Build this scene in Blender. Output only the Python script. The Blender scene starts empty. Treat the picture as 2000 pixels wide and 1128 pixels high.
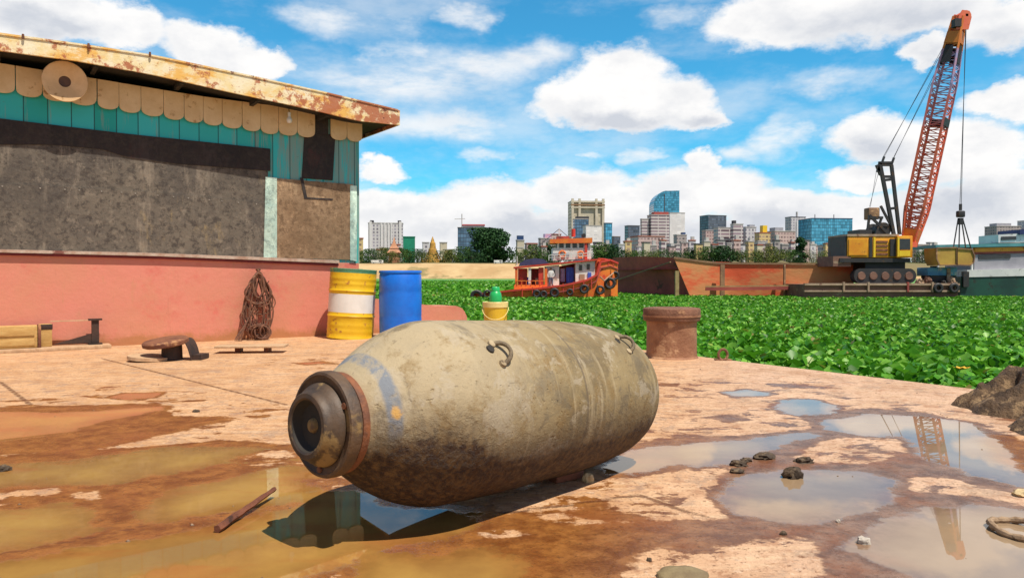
import bpy, bmesh, math, random
import numpy as np
from mathutils import Vector, Matrix, noise as mnoise

PI = math.pi
S = bpy.context.scene
COL = S.collection
random.seed(7)
rng = np.random.default_rng(7)

# ------------------------------------------------------------------ camera
F, CAMH = 1450.0, 0.85
PIT = math.atan((564 - 538) / F)
cp, sp = math.cos(PIT), math.sin(PIT)
cam = bpy.data.objects.new('camera', bpy.data.cameras.new('camera'))
COL.objects.link(cam)
cam.location = (0, 0, CAMH)
cam.rotation_euler = (PI / 2 - PIT, 0, 0)
cam.data.sensor_width = 36.0
cam.data.lens = F / 2000 * 36
cam.data.clip_start = 0.05
cam.data.clip_end = 20000
S.camera = cam
S.render.resolution_x, S.render.resolution_y = 1024, 577

def ray(px, py):
    a, b = (px - 1000) / F, (564 - py) / F
    return Vector((a, cp + b * sp, -sp + b * cp))
def P(px, py, D):
    r = ray(px, py)
    return Vector((0, 0, CAMH)) + r * (D / r.y)
def G(px, py, z=0.0):
    r = ray(px, py)
    return Vector((0, 0, CAMH)) + r * ((z - CAMH) / r.z)

# ------------------------------------------------------------------ sun
SUN = Vector((0.29, -0.31, 0.90)).normalized()
sl = bpy.data.lights.new('sun', 'SUN')
sl.energy = 5.0
sl.angle = math.radians(0.5)
sl.color = (1.0, 0.91, 0.79)
so = bpy.data.objects.new('sun', sl)
COL.objects.link(so)
so.rotation_euler = SUN.to_track_quat('Z', 'Y').to_euler()
so.location = (10, -10, 30)
S.view_settings.view_transform = 'Standard'
S.view_settings.look = 'None'
S.view_settings.exposure = 0.15
S.view_settings.gamma = 1.0

# ------------------------------------------------------------------ node helper
class N:
    def __init__(s, tree):
        s.t = tree
        s.t.nodes.clear()
    def new(s, typ, **kw):
        n = s.t.nodes.new(typ)
        for k, v in kw.items():
            setattr(n, k, v)
        return n
    def put(s, sock, v):
        if hasattr(v, 'is_output'):
            s.t.links.new(v, sock)
        elif v is not None:
            if isinstance(v, (tuple, list)) and len(v) == 3 and sock.type == 'RGBA':
                v = tuple(v) + (1,)
            sock.default_value = v
    def math(s, op, a, b=None, c=None, clamp=False):
        n = s.new('ShaderNodeMath', operation=op, use_clamp=clamp)
        s.put(n.inputs[0], a); s.put(n.inputs[1], b); s.put(n.inputs[2], c)
        return n.outputs[0]
    def vmath(s, op, a, b=None, c=None):
        n = s.new('ShaderNodeVectorMath', operation=op)
        s.put(n.inputs[0], a); s.put(n.inputs[1], b)
        if c is not None: s.put(n.inputs[2], c)
        return n.outputs['Value'] if op in ('LENGTH', 'DOT_PRODUCT') else n.outputs[0]
    def mix(s, f, a, b, mode='MIX'):
        n = s.new('ShaderNodeMix', data_type='RGBA', blend_type=mode)
        s.put(n.inputs[0], f); s.put(n.inputs[6], a); s.put(n.inputs[7], b)
        return n.outputs[2]
    def step(s, v, lo, hi, a=0.0, b=1.0):
        n = s.new('ShaderNodeMapRange', interpolation_type='SMOOTHSTEP')
        s.put(n.inputs[0], v); s.put(n.inputs[1], lo); s.put(n.inputs[2], hi); s.put(n.inputs[3], a); s.put(n.inputs[4], b)
        return n.outputs[0]
    def noise(s, co, scale, detail=5, rough=0.55, dist=0.0, color=False):
        n = s.new('ShaderNodeTexNoise')
        s.put(n.inputs['Vector'], co); n.inputs['Scale'].default_value = scale
        n.inputs['Detail'].default_value = detail; n.inputs['Roughness'].default_value = rough
        n.inputs['Distortion'].default_value = dist
        return n.outputs['Color' if color else 'Fac']
    def attr(s, name, typ='GEOMETRY'):
        return s.new('ShaderNodeAttribute', attribute_name=name, attribute_type=typ).outputs['Fac']

# ------------------------------------------------------------------ world: Nishita sky with cloud cover laid out by direction
W = bpy.data.worlds.new('World')
S.world = W
W.use_nodes = True
n = N(W.node_tree)
sky = n.new('ShaderNodeTexSky', sky_type='NISHITA', sun_disc=False)
sky.sun_elevation = math.asin(SUN.z)
sky.sun_rotation = math.atan2(SUN.x, SUN.y)
sky.altitude = 0; sky.air_density = 1.0; sky.dust_density = 0.35; sky.ozone_density = 3.0
co = n.new('ShaderNodeTexCoord').outputs['Generated']
sep = n.new('ShaderNodeSeparateXYZ'); n.put(sep.inputs[0], co)
az = n.math('ARCTAN2', sep.outputs[0], sep.outputs[1])
el = n.math('ARCSINE', sep.outputs[2])
comb = n.new('ShaderNodeCombineXYZ'); n.put(comb.inputs[0], az); n.put(comb.inputs[1], el)
ae = comb.outputs[0]
ahead = n.step(sep.outputs[1], 0.35, 0.65)
def aepx(px, py):
    a = (px - 1000) / F
    return math.atan(a), math.atan((538 - py) / F * math.cos(math.atan(a)))
# billow warp of the lookup
stretch = n.vmath('MULTIPLY', co, (1, 1, 1.7))
w1 = n.vmath('SUBTRACT', n.noise(stretch, 9, 7, 0.62, color=True), (0.5, 0.5, 0.5))
aw = n.vmath('MULTIPLY_ADD', w1, (0.085, 0.07, 0.0), ae)
w2 = n.vmath('SUBTRACT', n.noise(stretch, 4, 6, 0.65, color=True), (0.5, 0.5, 0.5))
awt = n.vmath('MULTIPLY_ADD', w2, (0.30, 0.10, 0.0), ae)
def blobs(lst, src):
    out = None
    for (px, py, rx, ry) in lst:
        a, e = aepx(px, py)
        ca = math.cos(a)
        ra, re = rx / F * ca * ca, ry / F * ca
        v = n.vmath('MULTIPLY_ADD', src, (1 / ra, 1 / re, 0), (-a / ra, -e / re, 0))
        l = n.vmath('LENGTH', v)
        if out is None: out = l
        else:
            out = n.math('SMOOTH_MIN', out, l, 0.25)
    return out
cum = blobs([(1215, 150, 95, 62), (1110, 195, 80, 48), (1305, 195, 88, 52), (1210, 218, 175, 40), (1350, 228, 60, 26),
             (1540, 42, 175, 52), (1760, 22, 230, 62), (1950, 60, 110, 52),
             (1790, 112, 50, 26), (1715, 265, 115, 48), (1850, 300, 150, 62), (1960, 205, 90, 40), (1680, 345, 90, 34), (1960, 370, 120, 60),
             (120, 20, 190, 52), (270, 55, 75, 42), (410, 95, 85, 48), (480, 122, 105, 32), (20, 60, 120, 50),
             (740, 345, 60, 24), (1380, 318, 44, 26), (2150, 150, 140, 120), (2200, 330, 200, 120), (-200, 60, 200, 110), (-150, 300, 260, 90)], aw)
band = blobs([(1130, 380, 130, 50), (960, 390, 120, 45), (1380, 372, 130, 52), (1260, 395, 150, 55), (1520, 410, 120, 48), (820, 420, 150, 42),
              (1660, 430, 150, 55), (1850, 430, 200, 90), (1000, 470, 900, 55), (720, 430, 60, 50), (600, 440, 120, 60)], aw)
wisp = blobs([(950, 298, 75, 18), (1135, 305, 42, 13), (735, 98, 60, 26), (900, 125, 170, 40), (700, 40, 110, 40), (890, 30, 80, 25), (1330, 20, 90, 25), (1010, 110, 120, 30),
              (780, 160, 240, 60), (640, 230, 260, 55), (1560, 250, 80, 60), (1600, 145, 140, 28), (1230, 310, 60, 22), (1480, 285, 80, 25),
              (900, 240, 260, 40), (300, 140, 300, 50)], awt)
fine = n.noise(stretch, 22, 6, 0.6)
cumd = n.math('ADD', cum, n.math('MULTIPLY', n.math('SUBTRACT', fine, 0.5), 0.55))
bandd = n.math('ADD', band, n.math('MULTIPLY', n.math('SUBTRACT', fine, 0.5), 0.45))
a1 = n.step(cumd, 1.17, 0.76)
a2 = n.step(bandd, 1.20, 0.74)
wn = n.noise(n.vmath('MULTIPLY', co, (1, 1, 3.2)), 7, 7, 0.62)
a3 = n.math('MULTIPLY', n.step(wisp, 1.25, 0.2), n.step(wn, 0.36, 0.62, 0.30, 0.85))
veil = n.math('MULTIPLY', n.step(n.noise(n.vmath('MULTIPLY', co, (1, 1, 2.6)), 4.2, 7, 0.6), 0.40, 0.66), n.math('MULTIPLY', ahead, 0.42))
# broken cloud over the rest of the sky (behind and above the camera)
rest = n.math('MULTIPLY', n.step(n.noise(co, 3.1, 8, 0.58), 0.56, 0.68), n.math('SUBTRACT', 1.0, ahead))
alpha = n.math('MAXIMUM', n.math('MAXIMUM', a1, a2), n.math('MAXIMUM', n.math('MAXIMUM', a3, veil), rest))
# shading: grey flat bases, white sunlit tops
grey = blobs([(1210, 243, 150, 26), (1700, 60, 230, 50), (1890, 130, 160, 60), (1850, 400, 200, 60), (1100, 455, 300, 40), (1450, 440, 200, 40), (100, 45, 150, 30), (1700, 300, 110, 35), (1350, 240, 60, 18)], aw)
gm = n.math('MULTIPLY', n.step(grey, 1.3, 0.2), 0.75)
bil = n.step(n.noise(n.vmath('ADD', stretch, (0.02, 0.0, 0.03)), 13, 6, 0.6), 0.38, 0.66)
rim = n.step(n.math('MINIMUM', cumd, bandd), 0.45, 0.95)
shade = n.math('MULTIPLY', n.math('ADD', gm, n.math('MULTIPLY', bil, 0.42)), n.math('SUBTRACT', 1.0, n.math('MULTIPLY', rim, 0.5)), clamp=True)
ccol = n.mix(shade, (0.92, 0.91, 0.90), (0.58, 0.61, 0.67))
bg1 = n.new('ShaderNodeBackground'); bg1.inputs[1].default_value = 0.11
skycol = n.mix(1.0, sky.outputs[0], n.mix(n.step(el, 0.42, 0.75), n.mix(n.step(sep.outputs[1], 0.0, 0.45), (0.95, 0.88, 0.86), (0.34, 1.20, 1.36)), (0.56, 0.50, 0.54)), 'MULTIPLY')
# tint added by direction: turquoise low ahead, neutral behind, dimmed overhead for fill light
n.put(bg1.inputs[0], skycol)
bg2 = n.new('ShaderNodeBackground'); bg2.inputs[1].default_value = 1.0
n.put(bg2.inputs[0], ccol)
mx = n.new('ShaderNodeMixShader')
n.put(mx.inputs[0], alpha); n.put(mx.inputs[1], bg1.outputs[0]); n.put(mx.inputs[2], bg2.outputs[0])
ow = n.new('ShaderNodeOutputWorld')
n.put(ow.inputs[0], mx.outputs[0])
W.cycles.sampling_method = 'MANUAL'
W.cycles.sample_map_resolution = 512

# ------------------------------------------------------------------ materials
def base_mat(name):
    m = bpy.data.materials.new(name)
    m.use_nodes = True
    k = N(m.node_tree)
    b = k.new('ShaderNodeBsdfPrincipled')
    o = k.new('ShaderNodeOutputMaterial')
    k.put(o.inputs[0], b.outputs[0])
    return m, k, b
def M(name, c1, c2=None, c3=None, rough=0.6, metal=0.0, sc=3.0, t3=(0.58, 0.64), s3=2.0, bump=0.3, bs=None, st=(1, 1, 1), coat=0.0, dist=0.02, spec=0.5, trans=0.0):
    m, k, b = base_mat(name)
    co = k.new('ShaderNodeTexCoord').outputs['Object']
    v = k.vmath('MULTIPLY', co, st)
    c2 = c2 or tuple(x * 0.7 for x in c1)
    f = k.step(k.noise(v, sc, 7, 0.65), 0.34, 0.66)
    col = k.mix(f, c1, c2)
    if c3:
        g = k.step(k.noise(k.vmath('ADD', v, (7.3, 2.1, 4.4)), s3, 8, 0.68), t3[0], t3[1])
        col = k.mix(g, col, c3)
        r = k.math('MULTIPLY_ADD', g, 0.9 - rough, rough)
        k.put(b.inputs['Roughness'], r)
    else:
        b.inputs['Roughness'].default_value = rough
    k.put(b.inputs['Base Color'], col)
    b.inputs['Metallic'].default_value = metal
    b.inputs['Coat Weight'].default_value = coat
    b.inputs['Specular IOR Level'].default_value = spec
    if bump:
        bn = k.new('ShaderNodeBump'); bn.inputs['Strength'].default_value = bump; bn.inputs['Distance'].default_value = dist
        k.put(bn.inputs['Height'], k.noise(v, bs or sc * 6, 6, 0.65))
        k.put(b.inputs['Normal'], bn.outputs[0])
    return m
def facade(name, wall, win=(0.08, 0.1, 0.13), fh=3.2, bw=3.0, wz=(0.3, 0.8), wx=(0.18, 0.82), rough_win=0.12, wall2=None, dark=None):
    m, k, b = base_mat(name)
    tc = k.new('ShaderNodeTexCoord').outputs['Object']
    s = k.new('ShaderNodeSeparateXYZ'); k.put(s.inputs[0], tc)
    zz = k.math('DIVIDE', s.outputs[2], fh)
    xx = k.math('DIVIDE', k.math('ADD', s.outputs[0], s.outputs[1]), bw)
    fz, fx = k.math('FRACT', zz), k.math('FRACT', xx)
    def win_(f, lo, hi):
        return k.math('MULTIPLY', k.math('GREATER_THAN', f, lo), k.math('LESS_THAN', f, hi))
    msk = k.math('MULTIPLY', win_(fz, *wz), win_(fx, *wx))
    cell = k.new('ShaderNodeCombineXYZ')
    k.put(cell.inputs[0], k.math('FLOOR', xx)); k.put(cell.inputs[1], k.math('FLOOR', zz))
    wn_ = k.new('ShaderNodeTexWhiteNoise', noise_dimensions='2D'); k.put(wn_.inputs[0], cell.outputs[0])
    wc = k.mix(wn_.outputs[0], win, tuple(min(1, x * 2.3 + 0.03) for x in win))
    nz = k.step(k.noise(tc, 0.12, 5, 0.6), 0.3, 0.7)
    wl = k.mix(nz, wall, wall2 or tuple(x * 0.82 for x in wall))
    k.put(b.inputs['Base Color'], k.mix(msk, wl, wc))
    k.put(b.inputs['Roughness'], k.math('MULTIPLY_ADD', msk, rough_win - 0.85, 0.85))
    return m

# ------------------------------------------------------------------ mesh builder
class MB:
    def __init__(s):
        s.v, s.f, s.mi, s.sm = [], [], [], []
    def add(s, vs, fs, mi=0, smooth=False):
        b = len(s.v)
        s.v += [tuple(x) for x in vs]
        for f in fs:
            s.f.append(tuple(i + b for i in f)); s.mi.append(mi); s.sm.append(smooth)
        return s
    def box(s, c, size, rot=None, mi=0, bev=0.0):
        c = Vector(c); hx, hy, hz = [q / 2 for q in size]
        R = rot if isinstance(rot, Matrix) else (Matrix.Rotation(rot, 3, 'Z') if rot else Matrix.Identity(3))
        if bev <= 0:
            vs = [c + R @ Vector((x * hx, y * hy, z * hz)) for x in (-1, 1) for y in (-1, 1) for z in (-1, 1)]
            s.add(vs, [(0, 1, 3, 2), (4, 6, 7, 5), (0, 4, 5, 1), (2, 3, 7, 6), (0, 2, 6, 4), (1, 5, 7, 3)], mi)
        else:
            bm = bmesh.new(); bmesh.ops.create_cube(bm, size=1)
            for v in bm.verts: v.co = Vector((v.co.x * size[0], v.co.y * size[1], v.co.z * size[2]))
            bmesh.ops.bevel(bm, geom=bm.edges[:], offset=bev, segments=2, affect='EDGES', profile=0.5)
            bm.verts.index_update()
            s.add([c + R @ v.co for v in bm.verts], [[v.index for v in f.verts] for f in bm.faces], mi)
            bm.free()
        return s
    def tube(s, pts, r, seg=8, mi=0, closed=False, caps=True, smooth=True):
        pts = [Vector(p) for p in pts]
        rs = r if isinstance(r, (list, tuple)) else [r] * len(pts)
        rings = []; m = len(pts); up = None
        for i, p in enumerate(pts):
            if closed: t = pts[(i + 1) % m] - pts[i - 1]
            else: t = pts[min(i + 1, m - 1)] - pts[max(i - 1, 0)]
            if t.length < 1e-9: t = Vector((0, 0, 1))
            t.normalize()
            if up is None:
                up = Vector((0, 0, 1)) if abs(t.z) < 0.9 else Vector((1, 0, 0))
            a = t.cross(up)
            if a.length < 1e-4: a = t.cross(Vector((1, 0, 0)))
            a.normalize(); bb = a.cross(t); up = bb
            rings.append([p + (a * math.cos(q) + bb * math.sin(q)) * rs[i] for q in [2 * PI * j / seg for j in range(seg)]])
        vs = [v for g in rings for v in g]; fs = []
        for i in range(m if closed else m - 1):
            i2 = (i + 1) % m
            for j in range(seg):
                fs.append((i * seg + j, i * seg + (j + 1) % seg, i2 * seg + (j + 1) % seg, i2 * seg + j))
        s.add(vs, fs, mi, smooth)
        if caps and not closed:
            s.add(rings[0], [tuple(range(seg))[::-1]], mi); s.add(rings[-1], [tuple(range(seg))], mi)
        return s
    def bar(s, a, b, w=0.02, mi=0):
        a, b = Vector(a), Vector(b); d = b - a
        q = d.to_track_quat('X', 'Z').to_matrix()
        return s.box((a + b) / 2, (d.length, w, w), q, mi)
    def lathe(s, prof, seg=48, M4=None, mi=0, smooth=True, cap=True):
        # profile of (x, r), axis = X unless M4 turns it
        M4 = M4 or Matrix.Identity(4)
        vs = []
        for (x, r) in prof:
            for j in range(seg):
                a = 2 * PI * j / seg
                vs.append(M4 @ Vector((x, r * math.cos(a), r * math.sin(a))))
        fs = []
        for i in range(len(prof) - 1):
            for j in range(seg):
                fs.append((i * seg + j, i * seg + (j + 1) % seg, (i + 1) * seg + (j + 1) % seg, (i + 1) * seg + j))
        s.add(vs, fs, mi, smooth)
        if cap:
            k = len(prof) - 1
            if prof[0][1] > 1e-4: s.add(vs[:seg], [tuple(range(seg))[::-1]], mi)
            if prof[-1][1] > 1e-4: s.add(vs[k * seg:], [tuple(range(seg))], mi)
        return s
    def prism(s, front, off, mi=0):
        m = len(front); off = Vector(off)
        vs = [Vector(p) for p in front] + [Vector(p) + off for p in front]
        fs = [tuple(range(m)), tuple(range(2 * m - 1, m - 1, -1))]
        for i in range(m):
            fs.append((i, i + m, (i + 1) % m + m, (i + 1) % m))
        return s.add(vs, fs, mi)
    def build(s, name, mats, parent=None, rel=None, smooth_angle=None):
        me = bpy.data.meshes.new(name)
        me.from_pydata([tuple(v) for v in s.v], [], s.f)
        for m in (mats if isinstance(mats, (list, tuple)) else [mats]): me.materials.append(m)
        me.polygons.foreach_set('material_index', s.mi)
        me.polygons.foreach_set('use_smooth', s.sm)
        bm = bmesh.new(); bm.from_mesh(me)
        bmesh.ops.remove_doubles(bm, verts=bm.verts, dist=1e-5)
        bmesh.ops.recalc_face_normals(bm, faces=bm.faces)
        bm.to_mesh(me); bm.free()
        try: me.set_sharp_from_angle(angle=math.radians(38))
        except Exception: pass
        o = bpy.data.objects.new(name, me)
        COL.objects.link(o)
        if parent:
            o.parent = parent
            root = parent
            L = Vector((0, 0, 0))
        return o
def tag(o, label=None, cat=None, group=None, kind=None):
    if label: o['label'] = label
    if cat: o['category'] = cat
    if group: o['group'] = group
    if kind: o['kind'] = kind
    return o
def empty(name, loc, label, cat, group=None, rz=0.0):
    o = bpy.data.objects.new(name, None)
    COL.objects.link(o)
    o.location = loc; o.rotation_euler = (0, 0, rz)
    o.empty_display_size = 0.2
    return tag(o, label, cat, group)
def wpart(mb, name, mats, root, label=None):
    """build a part from world coordinates under an (unrotated) root or a part of it"""
    top = root
    while top.parent: top = top.parent
    mi = Matrix.Translation(-Vector(top.location))
    if top.rotation_euler.z: mi = Matrix.Rotation(-top.rotation_euler.z, 4, 'Z') @ mi
    mb.v = [tuple(mi @ Vector(v)) for v in mb.v]
    o = mb.build(name, mats, root)
    if label: o['label'] = label
    return o
def centred(mb, name, mats, c, label, cat, group=None):
    """one-mesh thing: world coordinates, origin at c"""
    c = Vector(c)
    mb.v = [tuple(Vector(v) - c) for v in mb.v]
    o = mb.build(name, mats); o.location = c
    return tag(o, label, cat, group)
def arr_mesh(name, V, Fq, mats, mi=None, attrs=None, smooth=False):
    me = bpy.data.meshes.new(name)
    nf, k = Fq.shape
    me.vertices.add(len(V)); me.vertices.foreach_set('co', V.astype(np.float32).ravel())
    me.loops.add(nf * k); me.loops.foreach_set('vertex_index', Fq.astype(np.int32).ravel())
    me.polygons.add(nf); me.polygons.foreach_set('loop_start', np.arange(0, nf * k, k, dtype=np.int32))
    me.polygons.foreach_set('loop_total', np.full(nf, k, dtype=np.int32))
    if smooth: me.polygons.foreach_set('use_smooth', np.ones(nf, dtype=bool))
    for m in (mats if isinstance(mats, (list, tuple)) else [mats]): me.materials.append(m)
    if mi is not None: me.polygons.foreach_set('material_index', mi.astype(np.int32))
    for an, av in (attrs or {}).items():
        a = me.attributes.new(an, 'FLOAT', 'POINT'); a.data.foreach_set('value', av.astype(np.float32))
    me.update(calc_edges=True); me.validate()
    o = bpy.data.objects.new(name, me); COL.objects.link(o)
    return o

# ------------------------------------------------------------------ the deck (one sheet, puddles as water-filled dips)
WATER = -1.0
W0 = Vector((-5.74, 8.33, 0)); EX = Vector((3.13, 2.2, 0)).normalized(); NW = Vector((EX.y, -EX.x, 0))
A_ = W0 + EX * -6.5; B_ = Vector((-0.74, 11.85, 0)); C_ = Vector((8.19, -1.5, 0)); D_ = Vector((-11.5, -2.5, 0))
A_ = A_ - NW * 0.06
NU, NV = 420, 420
u = np.linspace(0, 1, NU)[:, None, None]; v = np.linspace(0, 1, NV)[None, :, None]
a, b, c, d = [np.array(x)[None, None, :] for x in (A_, B_, C_, D_)]
g = (a * (1 - u) + b * u) * (1 - v) + (d * (1 - u) + c * u) * v
gx, gy = g[..., 0].ravel(), g[..., 1].ravel()
def sdf(poly):
    pts = [G(*p) for p in poly]
    q = np.array([(p.x, p.y) for p in pts])
    dmin = np.full(gx.shape, 1e9); inside = np.zeros(gx.shape, bool)
    for i in range(len(q)):
        x0, y0 = q[i]; x1, y1 = q[(i + 1) % len(q)]
        ex, ey = x1 - x0, y1 - y0
        t = np.clip(((gx - x0) * ex + (gy - y0) * ey) / (ex * ex + ey * ey + 1e-12), 0, 1)
        dmin = np.minimum(dmin, np.hypot(gx - x0 - t * ex, gy - y0 - t * ey))
        cr = ((y0 > gy) != (y1 > gy)) & (gx < (x1 - x0) * (gy - y0) / ((y1 - y0) if abs(y1 - y0) > 1e-9 else 1e-9) + x0)
        inside ^= cr
    return np.where(inside, dmin, -dmin)
def lines(ls):
    out = np.full(gx.shape, 1e9)
    for poly in ls:
        q = [G(*p) for p in poly]
        for p0, p1 in zip(q, q[1:]):
            ex, ey = p1.x - p0.x, p1.y - p0.y
            t = np.clip(((gx - p0.x) * ex + (gy - p0.y) * ey) / (ex * ex + ey * ey), 0, 1)
            out = np.minimum(out, np.hypot(gx - p0.x - t * ex, gy - p0.y - t * ey))
    return out
water_polys = [
    [(-600, 815), (0, 803), (110, 806), (320, 792), (325, 800), (200, 822), (150, 842), (0, 862), (-600, 880)],
    [(-600, 960), (0, 905), (180, 892), (330, 872), (560, 872), (585, 898), (430, 905), (300, 930), (210, 948), (0, 952), (-600, 1010)],
    [(-600, 1060), (0, 992), (120, 982), (190, 1000), (200, 1035), (0, 1078), (-600, 1160)],
    [(270, 1000), (330, 955), (560, 905), (640, 930), (690, 948), (740, 965), (720, 985), (560, 985), (520, 990), (300, 1028)],
    [(-900, 1240), (0, 1092), (300, 1045), (540, 995), (640, 965), (790, 990), (950, 1000), (930, 1035), (760, 1075), (830, 1082), (960, 1068), (1035, 1095), (1042, 1400), (-900, 1400)],
    [(210, 775), (240, 767), (318, 766), (300, 776), (250, 779)],
    [(580, 709), (630, 705), (650, 708), (600, 712)],
    [(1510, 792), (1525, 781), (1580, 778), (1640, 792), (1625, 808), (1560, 812), (1525, 805)],
    [(1600, 822), (1700, 806), (1810, 813), (1900, 826), (1958, 868), (2010, 925), (2100, 960), (2100, 985), (1990, 952), (1850, 912), (1790, 890), (1768, 855), (1690, 852), (1610, 838)],
    [(1180, 905), (1215, 885), (1290, 868), (1440, 858), (1580, 842), (1605, 850), (1540, 868), (1500, 880), (1440, 905), (1340, 910), (1240, 928), (1175, 925)],
    [(1395, 962), (1440, 928), (1520, 915), (1680, 918), (1755, 942), (1745, 978), (1680, 1005), (1560, 1026), (1460, 1012), (1410, 992)],
    [(1650, 1070), (1700, 1020), (1790, 992), (1900, 982), (2100, 992), (2400, 1010), (2600, 1500), (1900, 1500), (1770, 1128), (1700, 1095)],
    [(1415, 766), (1460, 760), (1505, 768), (1480, 775), (1430, 773)],
]
damp_polys = [
    [(-900, 830), (0, 795), (320, 786), (335, 812), (430, 812), (440, 822), (380, 836), (180, 880), (380, 862), (430, 842), (480, 858), (590, 872), (620, 900), (560, 892), (450, 895), (470, 903),
     (640, 925), (720, 940), (850, 985), (960, 985), (970, 1005), (1200, 985), (1270, 1010), (1260, 1060), (1220, 1120), (1200, 1400), (-900, 1400)],
    [(1150, 905), (1280, 855), (1450, 850), (1590, 835), (1560, 815), (1700, 795), (1820, 806), (1975, 850), (2200, 950), (2300, 1000), (2400, 1500), (1650, 1500), (1600, 1075), (1560, 1045), (1320, 1075), (1250, 1070), (1240, 1020), (1400, 1010), (1380, 960), (1430, 905), (1300, 915), (1180, 935)],
    [(1370, 815), (1430, 808), (1480, 820), (1420, 826)], [(1500, 748), (1580, 750), (1560, 757), (1500, 754)], [(1280, 748), (1330, 748), (1320, 754), (1280, 754)],
    [(480, 812), (530, 808), (535, 814), (490, 817)], [(1100, 985), (1180, 978), (1220, 985), (1160, 995)],
]
dry_polys = [
    [(-300, 1010), (0, 963), (60, 953), (125, 952), (110, 963), (0, 985), (-300, 1060)], [(135, 972), (150, 958), (180, 958), (205, 968), (180, 975)],
    [(170, 880), (280, 862), (440, 845), (560, 866), (430, 858), (330, 868)],
    [(440, 900), (500, 884), (560, 876), (590, 890), (540, 900), (480, 903)], [(0, 887), (100, 880), (80, 884), (0, 891)],
    [(640, 960), (600, 935), (660, 940), (700, 952)], [(640, 1125), (700, 1090), (670, 1140), (600, 1160)],
    [(1545, 892), (1590, 868), (1640, 855), (1760, 853), (1772, 882), (1700, 905), (1600, 903)],
    [(1748, 938), (1790, 928), (1870, 936), (1930, 955), (2100, 985), (2300, 1040), (2300, 1050), (2000, 990), (1900, 968), (1790, 958)],
    [(945, 1040), (1000, 1035), (1045, 1043), (1010, 1052), (960, 1050)],
    [(1180, 980), (1290, 960), (1420, 992), (1425, 1008), (1370, 1018), (1300, 995), (1220, 1000)],
    [(1050, 1008), (1090, 1000), (1150, 1012), (1230, 1018), (1110, 1022)],
]
wa = np.full(gx.shape, -9.0)
for p in water_polys: wa = np.maximum(wa, sdf(p))
da = np.full(gx.shape, -9.0)
for p in damp_polys: da = np.maximum(da, sdf(p))
for p in dry_polys:
    q = sdf(p); da = np.minimum(da, -q + 0.0); wa = np.minimum(wa, -q - 0.01)
da = np.maximum(da, wa + 0.035)
cr = lines([[(968, 1002), (1110, 985), (1245, 965), (1310, 988), (1380, 1010)], [(-200, 1110), (0, 1080), (180, 1048), (300, 1022), (540, 985), (650, 960)],
            [(1105, 640), (1500, 690)], [(200, 700), (560, 790)], [(0, 745), (60, 790)]])
oc = 1 - np.clip((gx - 0.12 - 0.25 * (gy - 2.2)) / 0.9, 0, 1)
pm = G(1985, 885)
oc = np.maximum(oc, 1 - np.clip(sdf([(1925, 862), (1960, 900), (2000, 915), (2100, 950), (2300, 960), (2300, 860), (1950, 850)]) / -0.05, 0, 1))
iu, iv = np.meshgrid(np.arange(NU - 1), np.arange(NV - 1), indexing='ij')
q0 = (iu * NV + iv).ravel()
FQ = np.stack([q0, q0 + 1, q0 + NV + 1, q0 + NV], -1)
V = np.stack([gx, gy, np.zeros_like(gx)], -1)

m, k, bs = base_mat('deck_surface')
tc = k.new('ShaderNodeTexCoord').outputs['Object']
nA = k.noise(tc, 2.2, 8, 0.66); nB = k.noise(tc, 9.0, 8, 0.7); nC = k.noise(tc, 45.0, 4, 0.7)
streak = k.noise(k.vmath('MULTIPLY', tc, (2.0, 12.0, 1)), 1.6, 7, 0.65)
edge = k.math('ADD', k.math('MULTIPLY', k.math('SUBTRACT', nB, 0.5), 0.10), k.math('MULTIPLY', k.math('SUBTRACT', nC, 0.5), 0.03))
edge = k.math('ADD', edge, k.math('MULTIPLY', k.math('SUBTRACT', k.noise(tc, 4.0, 8, 0.7), 0.5), 0.20))
wf = k.step(k.math('ADD', k.attr('wa'), k.math('MULTIPLY', edge, 1.25)), -0.012, 0.022)
isl = k.math('MULTIPLY', k.math('SUBTRACT', k.noise(k.vmath('MULTIPLY', k.vmath('ADD', tc, (21, 3, 0)), (1.0, 1.5, 1)), 3.2, 9, 0.7, 0.4), 0.555), 0.9)
isl = k.math('SUBTRACT', isl, k.step(k.attr('da'), -0.15, -0.75, 0.0, 0.12))
damp = k.math('MAXIMUM', k.math('ADD', k.attr('da'), edge), isl)
df = k.step(damp, -0.012, 0.012)
ocf = k.attr('oc')
dry = k.mix(k.step(nA, 0.30, 0.70), (0.64, 0.385, 0.205), (0.50, 0.27, 0.125))
dry = k.mix(k.math('SUBTRACT', 1.0, ocf), dry, k.mix(k.step(nA, 0.3, 0.7), (0.66, 0.45, 0.31), (0.50, 0.32, 0.21)))
dry = k.mix(k.step(streak, 0.46, 0.66, 0, 0.6), dry, (0.70, 0.50, 0.315))
dry = k.mix(k.step(nB, 0.50, 0.64, 0, 0.75), dry, (0.40, 0.215, 0.125))
dry = k.mix(k.step(k.noise(k.vmath('ADD', tc, (5, 3, 0)), 5.5, 9, 0.75, 0.5), 0.53, 0.60, 0, 0.55), dry, (0.33, 0.235, 0.175))
dry = k.mix(k.step(k.noise(k.vmath('MULTIPLY', tc, (1.4, 5.0, 1)), 3.0, 9, 0.75, 0.3), 0.60, 0.66, 0, 0.7), dry, (0.30, 0.13, 0.06))
dry = k.mix(k.step(nC, 0.56, 0.66, 0, 0.85), dry, (0.20, 0.10, 0.055))
nD = k.noise(k.vmath('ADD', tc, (11, 4, 0)), 18, 9, 0.78, 0.3)
dry = k.mix(k.step(nD, 0.54, 0.62, 0, 0.6), dry, (0.37, 0.19, 0.105))
dry = k.mix(k.step(k.noise(k.vmath('ADD', tc, (1, 14, 0)), 27, 7, 0.75), 0.56, 0.64, 0, 0.55), dry, (0.74, 0.56, 0.40))
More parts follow.
